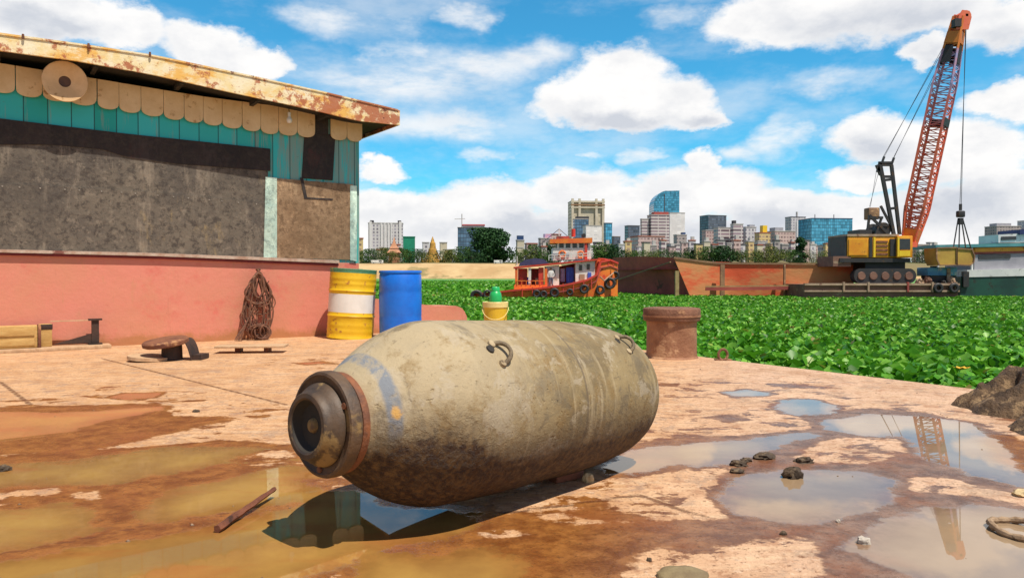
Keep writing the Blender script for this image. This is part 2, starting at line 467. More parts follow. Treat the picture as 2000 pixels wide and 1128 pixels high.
dry = k.mix(k.step(k.noise(tc, 1.1, 9, 0.7), 0.56, 0.62, 0, 0.35), dry, (0.36, 0.19, 0.10))
wet_o = k.mix(k.step(nB, 0.35, 0.65), (0.32, 0.130, 0.032), (0.16, 0.052, 0.013))
wet_g = k.mix(k.step(nB, 0.38, 0.62), (0.27, 0.165, 0.115), (0.14, 0.080, 0.058))
wet = k.mix(ocf, wet_g, wet_o)
wet = k.mix(k.step(nA, 0.5, 0.62, 0, 0.5), wet, (0.26, 0.085, 0.025))
wet = k.mix(k.step(nC, 0.52, 0.70, 0, 0.6), wet, (0.08, 0.035, 0.015))
wl = k.noise(tc, 1.6, 6, 0.6)
mud_o = k.mix(k.step(wl, 0.35, 0.65), (0.42, 0.245, 0.062), (0.29, 0.150, 0.042))
mud_o = k.mix(k.step(k.noise(k.vmath('MULTIPLY', tc, (1.2, 3.0, 1)), 1.3, 7, 0.65), 0.50, 0.64, 0, 0.55), mud_o, (0.36, 0.13, 0.035))
mud_g = k.mix(k.step(wl, 0.35, 0.65), (0.33, 0.235, 0.145), (0.25, 0.17, 0.105))
mud = k.mix(ocf, mud_g, mud_o)
shallow = k.step(k.attr('wa'), 0.0, 0.16)
mud = k.mix(shallow, k.mix(0.55, mud, wet), mud)
col = k.mix(df, dry, wet)
crk = k.step(k.math('ADD', k.attr('cr'), k.math('MULTIPLY', k.math('SUBTRACT', nC, 0.5), 0.03)), 0.020, 0.006)
col = k.mix(k.math('MULTIPLY', crk, 0.75), col, (0.13, 0.045, 0.02))
col = k.mix(wf, col, mud)
k.put(bs.inputs['Base Color'], col)
rgh = k.math('MULTIPLY_ADD', df, -0.50, 0.92)
wetpatch = k.math('MULTIPLY', k.step(damp, 0.01, 0.09, 0, 0.28), k.step(nA, 0.35, 0.6, 0.4, 1.0))
rgh = k.math('SUBTRACT', rgh, wetpatch)
rgh = k.math('MULTIPLY', rgh, k.math('SUBTRACT', 1.0, k.math('MULTIPLY', wf, 0.97)))
k.put(bs.inputs['Roughness'], rgh)
bs.inputs['IOR'].default_value = 1.33
k.put(bs.inputs['Specular IOR Level'], k.math('MULTIPLY_ADD', wf, 0.75, 0.35))
bn = k.new('ShaderNodeBump'); bn.inputs['Distance'].default_value = 0.020
hgt = k.math('ADD', k.math('ADD', k.math('MULTIPLY', nB, 0.9), k.math('MULTIPLY', nC, 0.35)), k.math('MULTIPLY', k.noise(tc, 160, 3, 0.6), 0.15))
hgt = k.math('SUBTRACT', hgt, k.math('MULTIPLY', crk, 0.5))
k.put(bn.inputs['Height'], hgt)
k.put(bn.inputs['Strength'], k.math('MULTIPLY', k.math('SUBTRACT', 1.0, wf), k.math('MULTIPLY_ADD', df, -0.30, 0.90)))
k.put(bs.inputs['Normal'], bn.outputs[0])
deck = arr_mesh('deck', V, FQ, m, attrs={'wa': wa, 'da': da, 'oc': oc, 'cr': cr})
tag(deck, kind='structure')
M_hull = M('pontoon_side', (0.30, 0.12, 0.07), (0.2, 0.07, 0.04), (0.08, 0.04, 0.03), rough=0.7)
mb = MB()
for p0, p1 in ((B_, C_), (C_, D_), (D_, A_), (A_, B_)):
    mb.add([p0 - Vector((0, 0, 0.003)), p1 - Vector((0, 0, 0.003)), p1 - Vector((0, 0, 1.6)), p0 - Vector((0, 0, 1.6))], [(0, 1, 2, 3)])
tag(mb.build('deck_side', M_hull), kind='structure')

# ------------------------------------------------------------------ river, banks
m, k, bs = base_mat('river_water')
tc = k.new('ShaderNodeTexCoord').outputs['Object']
fr = k.step(k.noise(k.vmath('MULTIPLY', tc, (0.25, 1, 1)), 0.06, 6, 0.6), 0.55, 0.62)
gc = k.mix(k.step(k.noise(tc, 0.5, 8, 0.7), 0.3, 0.7), (0.05, 0.20, 0.012), (0.13, 0.32, 0.03))
gc = k.mix(k.step(k.noise(k.vmath('MULTIPLY', tc, (0.3, 1, 1)), 0.03, 6, 0.6), 0.55, 0.66), gc, (0.24, 0.34, 0.07))
sp_ = k.new('ShaderNodeSeparateXYZ'); k.put(sp_.inputs[0], tc)
near = k.step(sp_.outputs[1], 50.0, 90.0)
k.put(bs.inputs['Base Color'], k.mix(near, (0.012, 0.045, 0.008), gc))
bs.inputs['Roughness'].default_value = 0.6
mb = MB(); mb.add([(-3000, -600, WATER), (3000, -600, WATER), (3000, 8000, WATER), (-3000, 8000, WATER)], [(0, 1, 2, 3)])
tag(mb.build('river', m), kind='structure')
M_sand = M('sand', (0.55, 0.40, 0.20), (0.42, 0.27, 0.12), (0.25, 0.2, 0.08), rough=0.95, sc=0.05, s3=0.03, t3=(0.55, 0.65), bs=0.3, dist=0.5)
M_earth = M('earth', (0.20, 0.16, 0.07), (0.10, 0.12, 0.04), (0.30, 0.2, 0.1), rough=0.95, sc=0.02, s3=0.02, bs=0.2)
# river bank: waterline at D~430 rising to the embankment
mb = MB()
nx = 120
xs = [-900 + 2600 * i / nx for i in range(nx + 1)]
rows = []
for yy, zz, amp in ((446, -1.2, 0), (452, 0.2, 0.6), (462, 4.6, 0.8), (480, 8.6, 0.5), (520, 10.2, 0.5), (640, 10.6, 0.5), (1500, 14, 0), (6000, 20, 0)):
    rows.append([(x, yy + 14 * mnoise.noise(Vector((x * 0.01, yy * 0.01, 0))) , zz + amp * mnoise.noise(Vector((x * 0.03, yy, 3)))) for x in xs])
vs = [p for r in rows for p in r]; fs = []
for r in range(len(rows) - 1):
    for i in range(nx):
        fs.append((r * (nx + 1) + i, r * (nx + 1) + i + 1, (r + 1) * (nx + 1) + i + 1, (r + 1) * (nx + 1) + i))
mb.add(vs, fs, 0, True)
bank = mb.build('river_bank', [M_sand, M_earth])
for p in bank.data.polygons:
    c = p.center
    if c.y > 484 or (c.x > 25 and c.y > 450): p.material_index = 1
tag(bank, kind='structure')
BANKZ = 8.0

# ------------------------------------------------------------------ water hyacinth (uncountable: stuff)
m, k, bs = base_mat('hyacinth_leaf')
r = k.attr('rnd')
lc = k.mix(k.step(r, 0.0, 0.6), (0.030, 0.150, 0.004), (0.085, 0.32, 0.012))
lc = k.mix(k.step(r, 0.55, 0.9), lc, (0.26, 0.56, 0.07))
lc = k.mix(k.step(r, 0.975, 0.985), lc, (0.30, 0.24, 0.06))
k.put(bs.inputs['Base Color'], lc)
bs.inputs['Roughness'].default_value = 0.42
bs.inputs['Specular IOR Level'].default_value = 0.35
tl = k.new('ShaderNodeBsdfTranslucent'); k.put(tl.inputs[0], k.mix(0.5, lc, (0.12, 0.36, 0.02)))
ms = k.new('ShaderNodeMixShader'); ms.inputs[0].default_value = 0.32
k.put(ms.inputs[1], bs.outputs[0]); k.put(ms.inputs[2], tl.outputs[0])
for nd in k.t.nodes:
    if nd.type == 'OUTPUT_MATERIAL': k.put(nd.inputs[0], ms.outputs[0])
M_leaf = m
def leaves(cnt, D0, D1, t0, t1, size, zlo, zhi, power=1.0):
    D = (D0 ** (2 * power) + rng.random(cnt) * (D1 ** (2 * power) - D0 ** (2 * power))) ** (1 / (2 * power))
    X = D * (t0 + rng.random(cnt) * (t1 - t0))
    return X, D, size * (0.6 + 0.8 * rng.random(cnt)), zlo + (zhi - zlo) * rng.random(cnt) ** 0.6
sets = [leaves(25000, 4.5, 13.5, -0.28, 0.98, 0.175, -0.90, -0.48), leaves(46000, 12.5, 22, -0.28, 0.95, 0.14, -0.92, -0.52), leaves(95000, 20, 40, -0.30, 0.88, 0.15, -0.92, -0.62), leaves(80000, 36, 78, -0.32, 0.86, 0.21, -0.97, -0.80),
        leaves(30000, 74, 200, -0.34, 0.08, 0.5, -0.95, -0.6)]
X, D, SZ, Z = [np.concatenate(z) for z in zip(*sets)]
# keep off the deck
def side(px_, py_, p0, p1): return (p1.x - p0.x) * (py_ - p0.y) - (p1.y - p0.y) * (px_ - p0.x)
on = (side(X, D, B_, C_) < 0.25 * (C_ - B_).length) & (side(X, D, A_, B_) < 0.1 * (B_ - A_).length)
keep = ~on
X, D, SZ, Z = X[keep], D[keep], SZ[keep], Z[keep]
cnt = len(X)
pf = np.sin(X * 0.9 + 1.3 * np.sin(D * 0.55)) * np.sin(D * 0.8 + 1.1 * np.sin(X * 0.5)) + 0.6 * np.sin(X * 2.7 + D * 1.9) * np.sin(D * 3.1 - X)
kp = rng.random(len(X)) < np.clip(1.0 + 0.5 * pf, 0.2, 1)
X, D, SZ, Z = X[kp], D[kp], SZ[kp], Z[kp]; cnt = len(X)
# canopy relief
rel = 0.5 * np.sin(X * 1.7 + np.sin(D * 1.1) * 2) * np.sin(D * 1.3 + 1.2 * np.sin(X * 0.9)) + 0.35 * np.sin(X * 4.1 + D * 2.3)
Z = Z + 0.10 * rel * np.clip(1.4 - D / 35, 0.15, 1)
az_ = rng.random(cnt) * 2 * PI
tilt = np.radians(8 + 70 * rng.random(cnt) ** 0.95)
# leaf outline in (along, across) with cup
o2 = np.array([(-0.5, 0, -0.05), (-0.28, 0.36, 0.07), (0.12, 0.46, 0.09), (0.5, 0.0, 0.02), (0.12, -0.46, 0.09), (-0.28, -0.36, 0.07), (-0.1, 0, -0.04)])
L = o2[None] * SZ[:, None, None]
ct, st_ = np.cos(tilt)[:, None], np.sin(tilt)[:, None]
lx = L[..., 0] * ct - L[..., 2] * st_; lz = L[..., 0] * st_ + L[..., 2] * ct; ly = L[..., 1]
ca, sa = np.cos(az_)[:, None], np.sin(az_)[:, None]
VX = X[:, None] + lx * ca - ly * sa; VY = D[:, None] + lx * sa + ly * ca; VZ = Z[:, None] + lz
VV = np.stack([VX, VY, VZ], -1).reshape(-1, 3)
bi = (np.arange(cnt) * 7)[:, None]
FF = np.concatenate([bi + np.array([[0, 6, 2, 1]]), bi + np.array([[6, 3, 2, 6]])[:, :4], bi + np.array([[0, 5, 4, 6]])], 0)
T3 = np.concatenate([bi + np.array([[x, y, 6]]) for x, y in ((0, 1), (1, 2), (2, 3), (3, 4), (4, 5), (5, 0))], 0)
# loose grit on the deck (uncountable)
gn = 2600
gu, gv = rng.random(gn), rng.random(gn) ** 1.3
def bil_(uu, vv):
    a4, b4, c4, d4 = [np.array(x) for x in (A_, B_, C_, D_)]
    return (a4 * (1 - uu)[:, None] + b4 * uu[:, None]) * (1 - vv)[:, None] + (d4 * (1 - uu)[:, None] + c4 * uu[:, None]) * vv[:, None]
gp_ = bil_(gu * 0.96 + 0.02, gv * 0.9 + 0.06)
cl_ = np.stack([np.sin(gp_[:, 0] * 2.1 + 1) * np.sin(gp_[:, 1] * 1.7)], 0)[0]
kp_ = rng.random(gn) < np.clip(0.35 + 0.6 * cl_, 0.08, 1); gp_ = gp_[kp_]; gn = len(gp_)
gs = 0.0022 + 0.0075 * rng.random(gn) ** 4
oc8 = np.array([(1, 0, 0), (0, 1, 0), (-1, 0, 0), (0, -1, 0), (0, 0, 0.7), (0, 0, -0.3)])
jit = oc8[None] * (0.7 + 0.6 * rng.random((gn, 6, 1))); GV = (gp_[:, None, :] + jit * gs[:, None, None]).reshape(-1, 3)
gt = np.concatenate([(np.arange(gn) * 6)[:, None] + np.array([t_]) for t_ in ((0, 1, 4), (1, 2, 4), (2, 3, 4), (3, 0, 4), (1, 0, 5), (2, 1, 5), (3, 2, 5), (0, 3, 5))], 0)
M_grit = M('grit', (0.16, 0.09, 0.05), (0.30, 0.21, 0.14), rough=0.9, sc=9, bump=0)
tag(arr_mesh('grit', GV, gt, M_grit), 'loose brown grit scattered over the deck', 'grit', kind='stuff')
hy = arr_mesh('water_hyacinth', VV, T3, M_leaf, attrs={'rnd': np.repeat(rng.random(cnt), 7)})
tag(hy, 'glossy green water hyacinth covering the river beside the deck', 'water plants', kind='stuff')

# ================================================================== OBJECTS
# ------------------------------------------------------------------ the old bomb
BC = Vector((-0.586, 2.298, 0.389)); YAW, PT = 0.731, -0.048
axv = Vector((math.sin(YAW) * math.cos(PT), math.cos(YAW) * math.cos(PT), math.sin(PT)))
n1 = Vector((math.cos(YAW), -math.sin(YAW), 0)); n2 = n1.cross(axv)
BM = Matrix(((axv.x, -n1.x, n2.x, BC.x), (axv.y, -n1.y, n2.y, BC.y), (axv.z, -n1.z, n2.z, BC.z), (0, 0, 0, 1)))
R_, RF, RT, BL, X1, X2, REND, TN = 0.325, 0.165, 0.104, 1.59, 0.44, 0.962, 0.235, 0.064
m, k, bs = base_mat('bomb_casing_metal')
tc = k.new('ShaderNodeTexCoord').outputs['Object']
sx = k.new('ShaderNodeSeparateXYZ'); k.put(sx.inputs[0], tc)
bx_, by_, bz_ = sx.outputs[0], sx.outputs[1], sx.outputs[2]
nl = k.noise(tc, 3.2, 8, 0.68, 0.6); nm = k.noise(tc, 9, 8, 0.7, 0.4); nf = k.noise(tc, 38, 6, 0.7); ng = k.noise(tc, 120, 3, 0.7)
c = k.mix(k.step(nl, 0.36, 0.62), (0.265, 0.205, 0.105), (0.165, 0.120, 0.055))
c = k.mix(k.step(k.noise(k.vmath('ADD', tc, (2, 9, 4)), 2.4, 9, 0.72, 0.8), 0.44, 0.58, 0, 0.75), c, (0.30, 0.225, 0.105))
c = k.mix(k.step(k.noise(k.vmath('ADD', tc, (7, 3, 8)), 6.5, 9, 0.76, 0.6), 0.52, 0.60, 0, 0.7), c, (0.135, 0.105, 0.06))
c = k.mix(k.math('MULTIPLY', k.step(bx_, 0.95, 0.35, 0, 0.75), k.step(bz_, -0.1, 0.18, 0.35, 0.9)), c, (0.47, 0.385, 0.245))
c = k.mix(k.step(nm, 0.50, 0.66, 0, 0.8), c, (0.225, 0.145, 0.05))
c = k.mix(k.step(k.noise(k.vmath('ADD', tc, (3, 5, 1)), 5.5, 9, 0.72, 0.5), 0.54, 0.60, 0, 0.55), c, (0.42, 0.36, 0.26))
c = k.mix(k.step(k.noise(k.vmath('ADD', tc, (9, 1, 6)), 4.5, 9, 0.72, 0.4), 0.54, 0.64, 0, 0.7), c, (0.15, 0.12, 0.075))
c = k.mix(k.step(nf, 0.60, 0.74, 0, 0.75), c, (0.14, 0.105, 0.055))
c = k.mix(k.step(ng, 0.60, 0.75, 0, 0.45), c, (0.10, 0.08, 0.05))
# run-off streaks down the flank
c = k.mix(k.step(k.noise(k.vmath('MULTIPLY', tc, (14, 1.2, 1.2)), 1.5, 7, 0.65), 0.55, 0.68, 0, 0.5), c, (0.44, 0.36, 0.22))
# blue-grey painted ring near the nose
rx = k.math('ADD', bx_, k.math('MULTIPLY', k.math('SUBTRACT', nm, 0.5), 0.035))
ring = k.math('MULTIPLY', k.step(rx, 0.098, 0.110), k.step(rx, 0.148, 0.136))
c = k.mix(k.math('MULTIPLY', ring, k.math('MULTIPLY', k.step(nm, 0.40, 0.50, 0.35, 0.9), k.step(bz_, -0.06, 0.02))), c, (0.17, 0.20, 0.24))
# rust and yellow paint remnants by the nose
c = k.mix(k.math('MULTIPLY', k.step(bx_, 0.085, 0.03), k.step(nm, 0.35, 0.55)), c, (0.24, 0.10, 0.03))
yl = k.vmath('LENGTH', k.vmath('SUBTRACT', tc, (0.135, -0.185, 0.045)))
c = k.mix(k.step(k.math('ADD', yl, k.math('MULTIPLY', k.math('SUBTRACT', nf, 0.5), 0.03)), 0.027, 0.016), c, (0.62, 0.36, 0.10))
# welded seam
seam = k.math('MULTIPLY', k.step(bx_, 0.940, 0.946), k.step(bx_, 0.955, 0.949))
c = k.mix(k.math('MULTIPLY', seam, 0.6), c, (0.12, 0.09, 0.06))
# caked mud and damp on the belly, with its shade darkened into the colour
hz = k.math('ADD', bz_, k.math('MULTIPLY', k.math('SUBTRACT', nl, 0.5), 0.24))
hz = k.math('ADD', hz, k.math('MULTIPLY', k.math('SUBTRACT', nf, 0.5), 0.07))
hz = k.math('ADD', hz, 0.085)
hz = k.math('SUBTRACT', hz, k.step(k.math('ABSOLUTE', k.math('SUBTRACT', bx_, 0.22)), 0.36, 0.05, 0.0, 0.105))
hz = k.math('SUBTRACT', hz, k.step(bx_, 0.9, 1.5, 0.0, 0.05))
mud_shade = k.math('ADD', k.math('MULTIPLY', k.step(hz, 0.12, -0.09), 0.52), k.math('MULTIPLY', k.step(hz, -0.030, -0.10), 0.48))
c = k.mix(mud_shade, c, k.mix(k.step(nf, 0.4, 0.62), (0.042, 0.020, 0.011), (0.12, 0.07, 0.028)))
c = k.mix(k.step(k.noise(k.vmath('MULTIPLY', tc, (3, 22, 22)), 2.0, 7, 0.7), 0.60, 0.68, 0, 0.5), c, (0.12, 0.09, 0.055))
k.put(bs.inputs['Base Color'], c)
k.put(bs.inputs['Roughness'], k.math('MULTIPLY_ADD', k.math('ADD', nm, mud_shade), -0.12, 0.82))
bn = k.new('ShaderNodeBump'); bn.inputs['Strength'].default_value = 0.75; bn.inputs['Distance'].default_value = 0.008
hh = k.math('ADD', k.math('ADD', k.math('MULTIPLY', nm, 0.7), k.math('MULTIPLY', nf, 0.5)), k.math('MULTIPLY', ng, 0.2))
hh = k.math('ADD', hh, k.math('MULTIPLY', k.math('MULTIPLY', mud_shade, k.step(k.noise(tc, 55, 5, 0.7), 0.45, 0.65)), 0.9))
vor = k.new('ShaderNodeTexVoronoi'); vor.inputs['Scale'].default_value = 42; k.put(vor.inputs['Vector'], k.vmath('ADD', tc, k.vmath('MULTIPLY', k.noise(tc, 12, 3, 0.6, color=True), (0.08, 0.08, 0.08))))
pit = k.math('MULTIPLY', k.step(vor.outputs['Distance'], 0.30, 0.12), k.step(nl, 0.46, 0.58))
hh = k.math('SUBTRACT', hh, k.math('MULTIPLY', k.math('MULTIPLY', pit, k.step(nm, 0.48, 0.56)), 0.45))
hh = k.math('SUBTRACT', hh, k.math('MULTIPLY', seam, 0.5))
k.put(bn.inputs['Height'], hh); k.put(bs.inputs['Normal'], bn.outputs[0])
M_bomb = m
M_fl = M('corroded_steel', (0.13, 0.075, 0.038), (0.040, 0.028, 0.022), (0.25, 0.16, 0.06), rough=0.6, sc=7, s3=6, t3=(0.52, 0.62), bump=0.6, bs=60, dist=0.006)
M_rustlip = M('rusted_lip', (0.27, 0.095, 0.035), (0.11, 0.045, 0.025), (0.05, 0.03, 0.02), rough=0.7, sc=12, s3=9, bump=0.8, bs=80, dist=0.005)
M_tube = M('worn_fuze_steel', (0.095, 0.058, 0.032), (0.032, 0.024, 0.020), (0.26, 0.17, 0.065), rough=0.55, sc=8, s3=5, t3=(0.50, 0.56), bump=0.4, bs=70, dist=0.004)
M_dark = M('dark_cavity', (0.02, 0.018, 0.014), (0.03, 0.025, 0.02), rough=0.8, bump=0)

bomb = empty('aerial_bomb', (0, 0, 0), 'big old rust and mud stained aerial bomb lying on the wet deck', 'bomb')
bomb.matrix_world = BM
def radius(x):
    rb = RF * 0.9
    if x < 0.06: return rb - 0.004
    if x < X1:
        q = (x - 0.06) / (X1 - 0.06); return rb + (R_ - rb) * math.sin(q * PI / 2) ** 0.9
    if x < X2: return R_
    q = (x - X2) / (BL - X2); return REND + (R_ - REND) * math.sqrt(max(0, 1 - q ** 2.3))
mb = MB()
xs = [0.03 + (X1 - 0.03) * i / 26 for i in range(27)] + [X1 + (X2 - X1) * i / 16 for i in range(1, 17)] + [X2 + (BL - X2) * (1 - (1 - i / 24) ** 1.6) for i in range(1, 25)]
seg = 128; vs = []
for x in xs:
    r0 = radius(x)
    for j in range(seg):
        a = 2 * PI * j / seg
        p = Vector((x, r0 * math.cos(a), r0 * math.sin(a)))
        d_ = 0.004 * mnoise.noise(p * 3.5) + 0.0022 * mnoise.noise(p * 11)
        for (lx, la) in ((0.536, 0.75), (1.366, 0.86)):
            ang = math.atan2(p.z, -p.y); dd = ((x - lx) / 0.05) ** 2 + ((ang - la) * r0 / 0.05) ** 2
            d_ -= 0.004 * math.exp(-dd * 0.7)
        r1 = r0 + d_
        vs.append((x, r1 * math.cos(a), r1 * math.sin(a)))
fs = [(i * seg + j, i * seg + (j + 1) % seg, (i + 1) * seg + (j + 1) % seg, (i + 1) * seg + j) for i in range(len(xs) - 1) for j in range(seg)]
mb.add(vs, fs, 0, True)
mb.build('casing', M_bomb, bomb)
MB().lathe([(BL + 0.002, REND - 0.002), (BL + 0.018, REND - 0.01), (BL + 0.018, 0.10), (BL - 0.01, 0.09), (BL - 0.01, 0.0)], 64).build('tail_plate', M_fl, bomb)
# front flange with raised lip
MB().lathe([(-0.006, 0.0), (-0.006, RF - 0.020), (-0.012, RF - 0.012), (-0.010, RF - 0.004), (0.0, RF), (0.026, RF), (0.032, RF - 0.006), (0.034, RF - 0.03)], 96).build('nose_flange', [M_fl], bomb)
MB().lathe([(0.0345, RF - 0.022), (0.0365, RF - 0.008), (0.044, RF - 0.004), (0.060, RF - 0.006), (0.064, RF - 0.018), (0.064, RF - 0.03)], 96).build('flange_collar', [M_rustlip], bomb)
T = MB().lathe([(-0.009, 0.130), (-0.018, 0.128), (-0.030, 0.121), (-0.040, 0.112), (-0.048, 0.107), (-TN + 0.010, RT + 0.001), (-TN + 0.004, RT - 0.001), (-TN, RT - 0.005), (-TN - 0.001, 0.086), (-TN + 0.003, 0.080)], 72, cap=False)
tube = T.build('fuze_housing', [M_tube], bomb)
MB().lathe([(-TN + 0.0035, 0.080), (-0.050, 0.074), (-0.036, 0.064), (-0.034, 0.0)], 64, cap=False).build('bore', [M_dark], tube)
MB().lathe([(-0.0345, 0.024), (-0.044, 0.020), (-0.048, 0.013), (-0.049, 0.0)], 24).build('fuze_pin', [M_fl], tube)
for q in (0.5, 2.6, 4.7):
    y_, z_ = 0.138 * math.cos(q), 0.138 * math.sin(q)
    MB().lathe([(-0.007, 0.011), (-0.013, 0.010), (-0.013, 0.0)], 10, Matrix.Translation((0, y_, z_))).build('flange_bolt', [M_rustlip], bomb)
M_lug = M('lug_steel', (0.20, 0.15, 0.085), (0.11, 0.08, 0.045), (0.3, 0.24, 0.15), rough=0.6, sc=20, s3=25, bump=0.4)
M_pad = M('lug_pad', (0.45, 0.36, 0.22), (0.33, 0.25, 0.14), (0.14, 0.10, 0.06), rough=0.8, sc=20, s3=22)
for (lx, la) in ((0.536, 0.75), (1.366, 0.86)):
    r0 = radius(lx)
    rad = Vector((0, -math.cos(la), math.sin(la))); cir = Vector((0, math.sin(la), math.cos(la)))
    ctr = Vector((lx, 0, 0)) + rad * (r0 - 0.004)
    ax_ = Vector((1, 0, 0)); nrm = (rad - ax_ * 0 ).normalized()
    out_ = (rad * 0.62 + ax_ * 0.78).normalized()
    pts = [ctr + cir * 0.042 * math.cos(t) + out_ * 0.044 * math.sin(t) for t in [PI * i / 16 for i in range(17)]]
    lug = MB().tube(pts, [0.0068 + 0.002 * abs(math.cos(PI * i / 16)) for i in range(17)], 10).build('lifting_lug', M_lug, bomb)
    for s_ in (-1, 1):
        q = ctr + cir * 0.042 * s_ - ax_ * 0.008
        mat_ = Matrix.Translation(q) @ rad.to_track_quat('X', 'Z').to_matrix().to_4x4()
        MB().lathe([(-0.01, 0.016), (0.007, 0.014), (0.010, 0.008), (0.010, 0)], 14, mat_).build('weld_pad', M_pad, lug)
    mat_ = Matrix.Translation(ctr - ax_ * 0.028 + cir * 0.02) @ rad.to_track_quat('X', 'Z').to_matrix().to_4x4()
    MB().lathe([(0.0, 0.017), (0.006, 0.015), (0.0065, 0.0)], 12, mat_).build('lug_recess', M_dark, lug)

# ------------------------------------------------------------------ small things round the bomb
M_wood = M('old_red_wood', (0.22, 0.075, 0.035), (0.12, 0.04, 0.02), (0.05, 0.02, 0.012), rough=0.7, sc=14, s3=10, st=(1, 1, 1))
M_cream = M('cream_end', (0.62, 0.48, 0.26), (0.45, 0.32, 0.15), rough=0.7, sc=30)
def noisy_rock(center, size, mat_, label, cat, name, seed=0, sub=3, amp=0.35, fr=2.2, group=None, flat=0.0):
    bm = bmesh.new(); bmesh.ops.create_icosphere(bm, subdivisions=sub, radius=1.0)
    o_ = Vector((seed * 3.17, seed * 1.3, seed))
    vs = []
    for v_ in bm.verts:
        p = v_.co.copy()
        q = 1 + amp * mnoise.fractal(p * fr + o_, 0.9, 2.1, 4)
        p *= q
        vs.append(Vector((p.x * size[0], p.y * size[1], max(p.z, -0.35) * size[2])))
    mb_ = MB(); mb_.add(vs, [[v_.index for v_ in f.verts] for f in bm.faces], 0, True); bm.free()
    o = mb_.build(name, mat_); o.location = Vector(center) + Vector((0, 0, 0.3 * size[2]))
    return tag(o, label, cat, group)
p = G(1140, 940)
wb = empty('wooden_wedge', (p.x, p.y, 0), 'red brown wooden block wedged under the far half of the bomb', 'wooden block')
wpart(MB().box((p.x - 0.07, p.y + 0.02, 0.028), (0.15, 0.055, 0.05), 0.62, bev=0.006), 'block', M_wood, wb)
d_ = Vector((0.80, 0.3, 0)).normalized()
noisy_rock((p.x + 0.018, p.y - 0.002, 0.0), (0.024, 0.021, 0.030), M_cream, 'cream coloured pebble touching the wooden block beside the bomb', 'pebble', 'pebble', 4, 3, 0.25)
p0, p1 = G(424, 1040), G(536, 972)
mb = MB(); dd = (p1 - p0); ln = dd.length; dd.normalize(); sd = Vector((dd.y, -dd.x, 0))
prof_ = []
for i in range(15):
    t = i / 14; q = p0 + dd * ln * t + Vector((0, 0, 0.013 + 0.022 * t)) + sd * 0.004 * mnoise.noise(Vector((t * 6, 0, 0)))
    prof_.append(q)
mb.tube(prof_, [0.0145 - 0.0004 * i + 0.003 * mnoise.noise(Vector((i * 0.9, 3, 0))) for i in range(15)], 5, smooth=False)
centred(mb, 'broken_stick', M_wood, p0, 'dark reddish broken stick lying in the ochre puddle left of the bomb', 'stick')
M_clod = M('mud_clod_mat', (0.10, 0.065, 0.035), (0.05, 0.033, 0.02), (0.17, 0.12, 0.07), rough=0.75, sc=18, s3=20, bump=0.8, bs=60, dist=0.01)
clods = [((1443, 908), 0.030, 'small dark mud clod at the left end of the row of clods'), ((1458, 900), 0.020, 'tiny dark mud clod just behind the leftmost clod'),
         ((1492, 894), 0.036, 'flat dark mud clod behind the rest, in the grey wet strip'), ((1548, 932), 0.030, 'pointed dark mud clod standing in the edge of the beige puddle'),
         ((1570, 902), 0.030, 'low brown mud clod right of the other clods'), ((1440, 922), 0.024, 'small brown clod nearest the bomb at the edge of the beige puddle')]
for i, ((px, py), s_, lb) in enumerate(clods):
    g_ = G(px, py); noisy_rock(g_, (s_ * 1.25, s_, s_ * (1.2 if i == 3 else 0.6)), M_clod, lb, 'mud clod', 'mud_clod', i + 1, 3, 0.55, group='mud clods between the grey and beige puddles')
M_stone = M('pale_stone', (0.52, 0.47, 0.40), (0.38, 0.33, 0.27), rough=0.8, sc=30)
noisy_rock(G(1687, 1060), (0.020, 0.016, 0.016), M_stone, 'pale grey pebble lying in the big beige puddle at the lower right', 'pebble', 'pebble', 9)
noisy_rock(G(1637, 1019), (0.008, 0.007, 0.008), M_stone, 'tiny pale pebble on the damp strip between the two beige puddles', 'pebble', 'pebble', 10)
noisy_rock(G(1530, 1043), (0.012, 0.010, 0.009), M_clod, 'tiny dark pebble at the far edge of the dry patch at the bottom', 'pebble', 'pebble', 11)
noisy_rock(G(383, 804), (0.022, 0.016, 0.012), M_clod, 'small black pebble on the dry deck left of the bomb', 'pebble', 'pebble', 12)
noisy_rock(G(8, 918), (0.030, 0.024, 0.018), M_clod, 'small dark pebble in the muddy strip at the far left edge', 'pebble', 'pebble', 13)
noisy_rock(G(1268, 1094), (0.008, 0.008, 0.007), M_clod, 'tiny dark pebble on the edge of the brown stain below the bomb', 'pebble', 'pebble', 15)
noisy_rock(G(1332, 1126), (0.075, 0.055, 0.018), M('muddy_stone', (0.26, 0.20, 0.10), (0.17, 0.12, 0.06), rough=0.7, sc=12), 'round flat muddy stone at the bottom edge of the photo', 'stone', 'flat_stone', 14, 3, 0.12)
noisy_rock(G(2003, 968), (0.045, 0.03, 0.02), M_cream, 'small tan stone on the dry strip at the right edge', 'stone', 'stone', 16)
# rope ring at the right edge
g_ = G(1998, 1040)
mb = MB(); mb.tube([g_ + Vector((0.085 * math.cos(t), 0.085 * 1.25 * math.sin(t), 0.012 + 0.004 * math.sin(3 * t))) for t in [2 * PI * i / 40 for i in range(40)]], [0.011 + 0.0025 * math.sin(i * 2.1) for i in range(40)], 8, closed=True)
centred(mb, 'rope_ring', M('rope', (0.40, 0.28, 0.17), (0.22, 0.14, 0.08), (0.08, 0.05, 0.03), rough=0.9, sc=40, s3=30), g_, 'muddy ring of rope lying in the puddle at the right edge', 'rope ring')

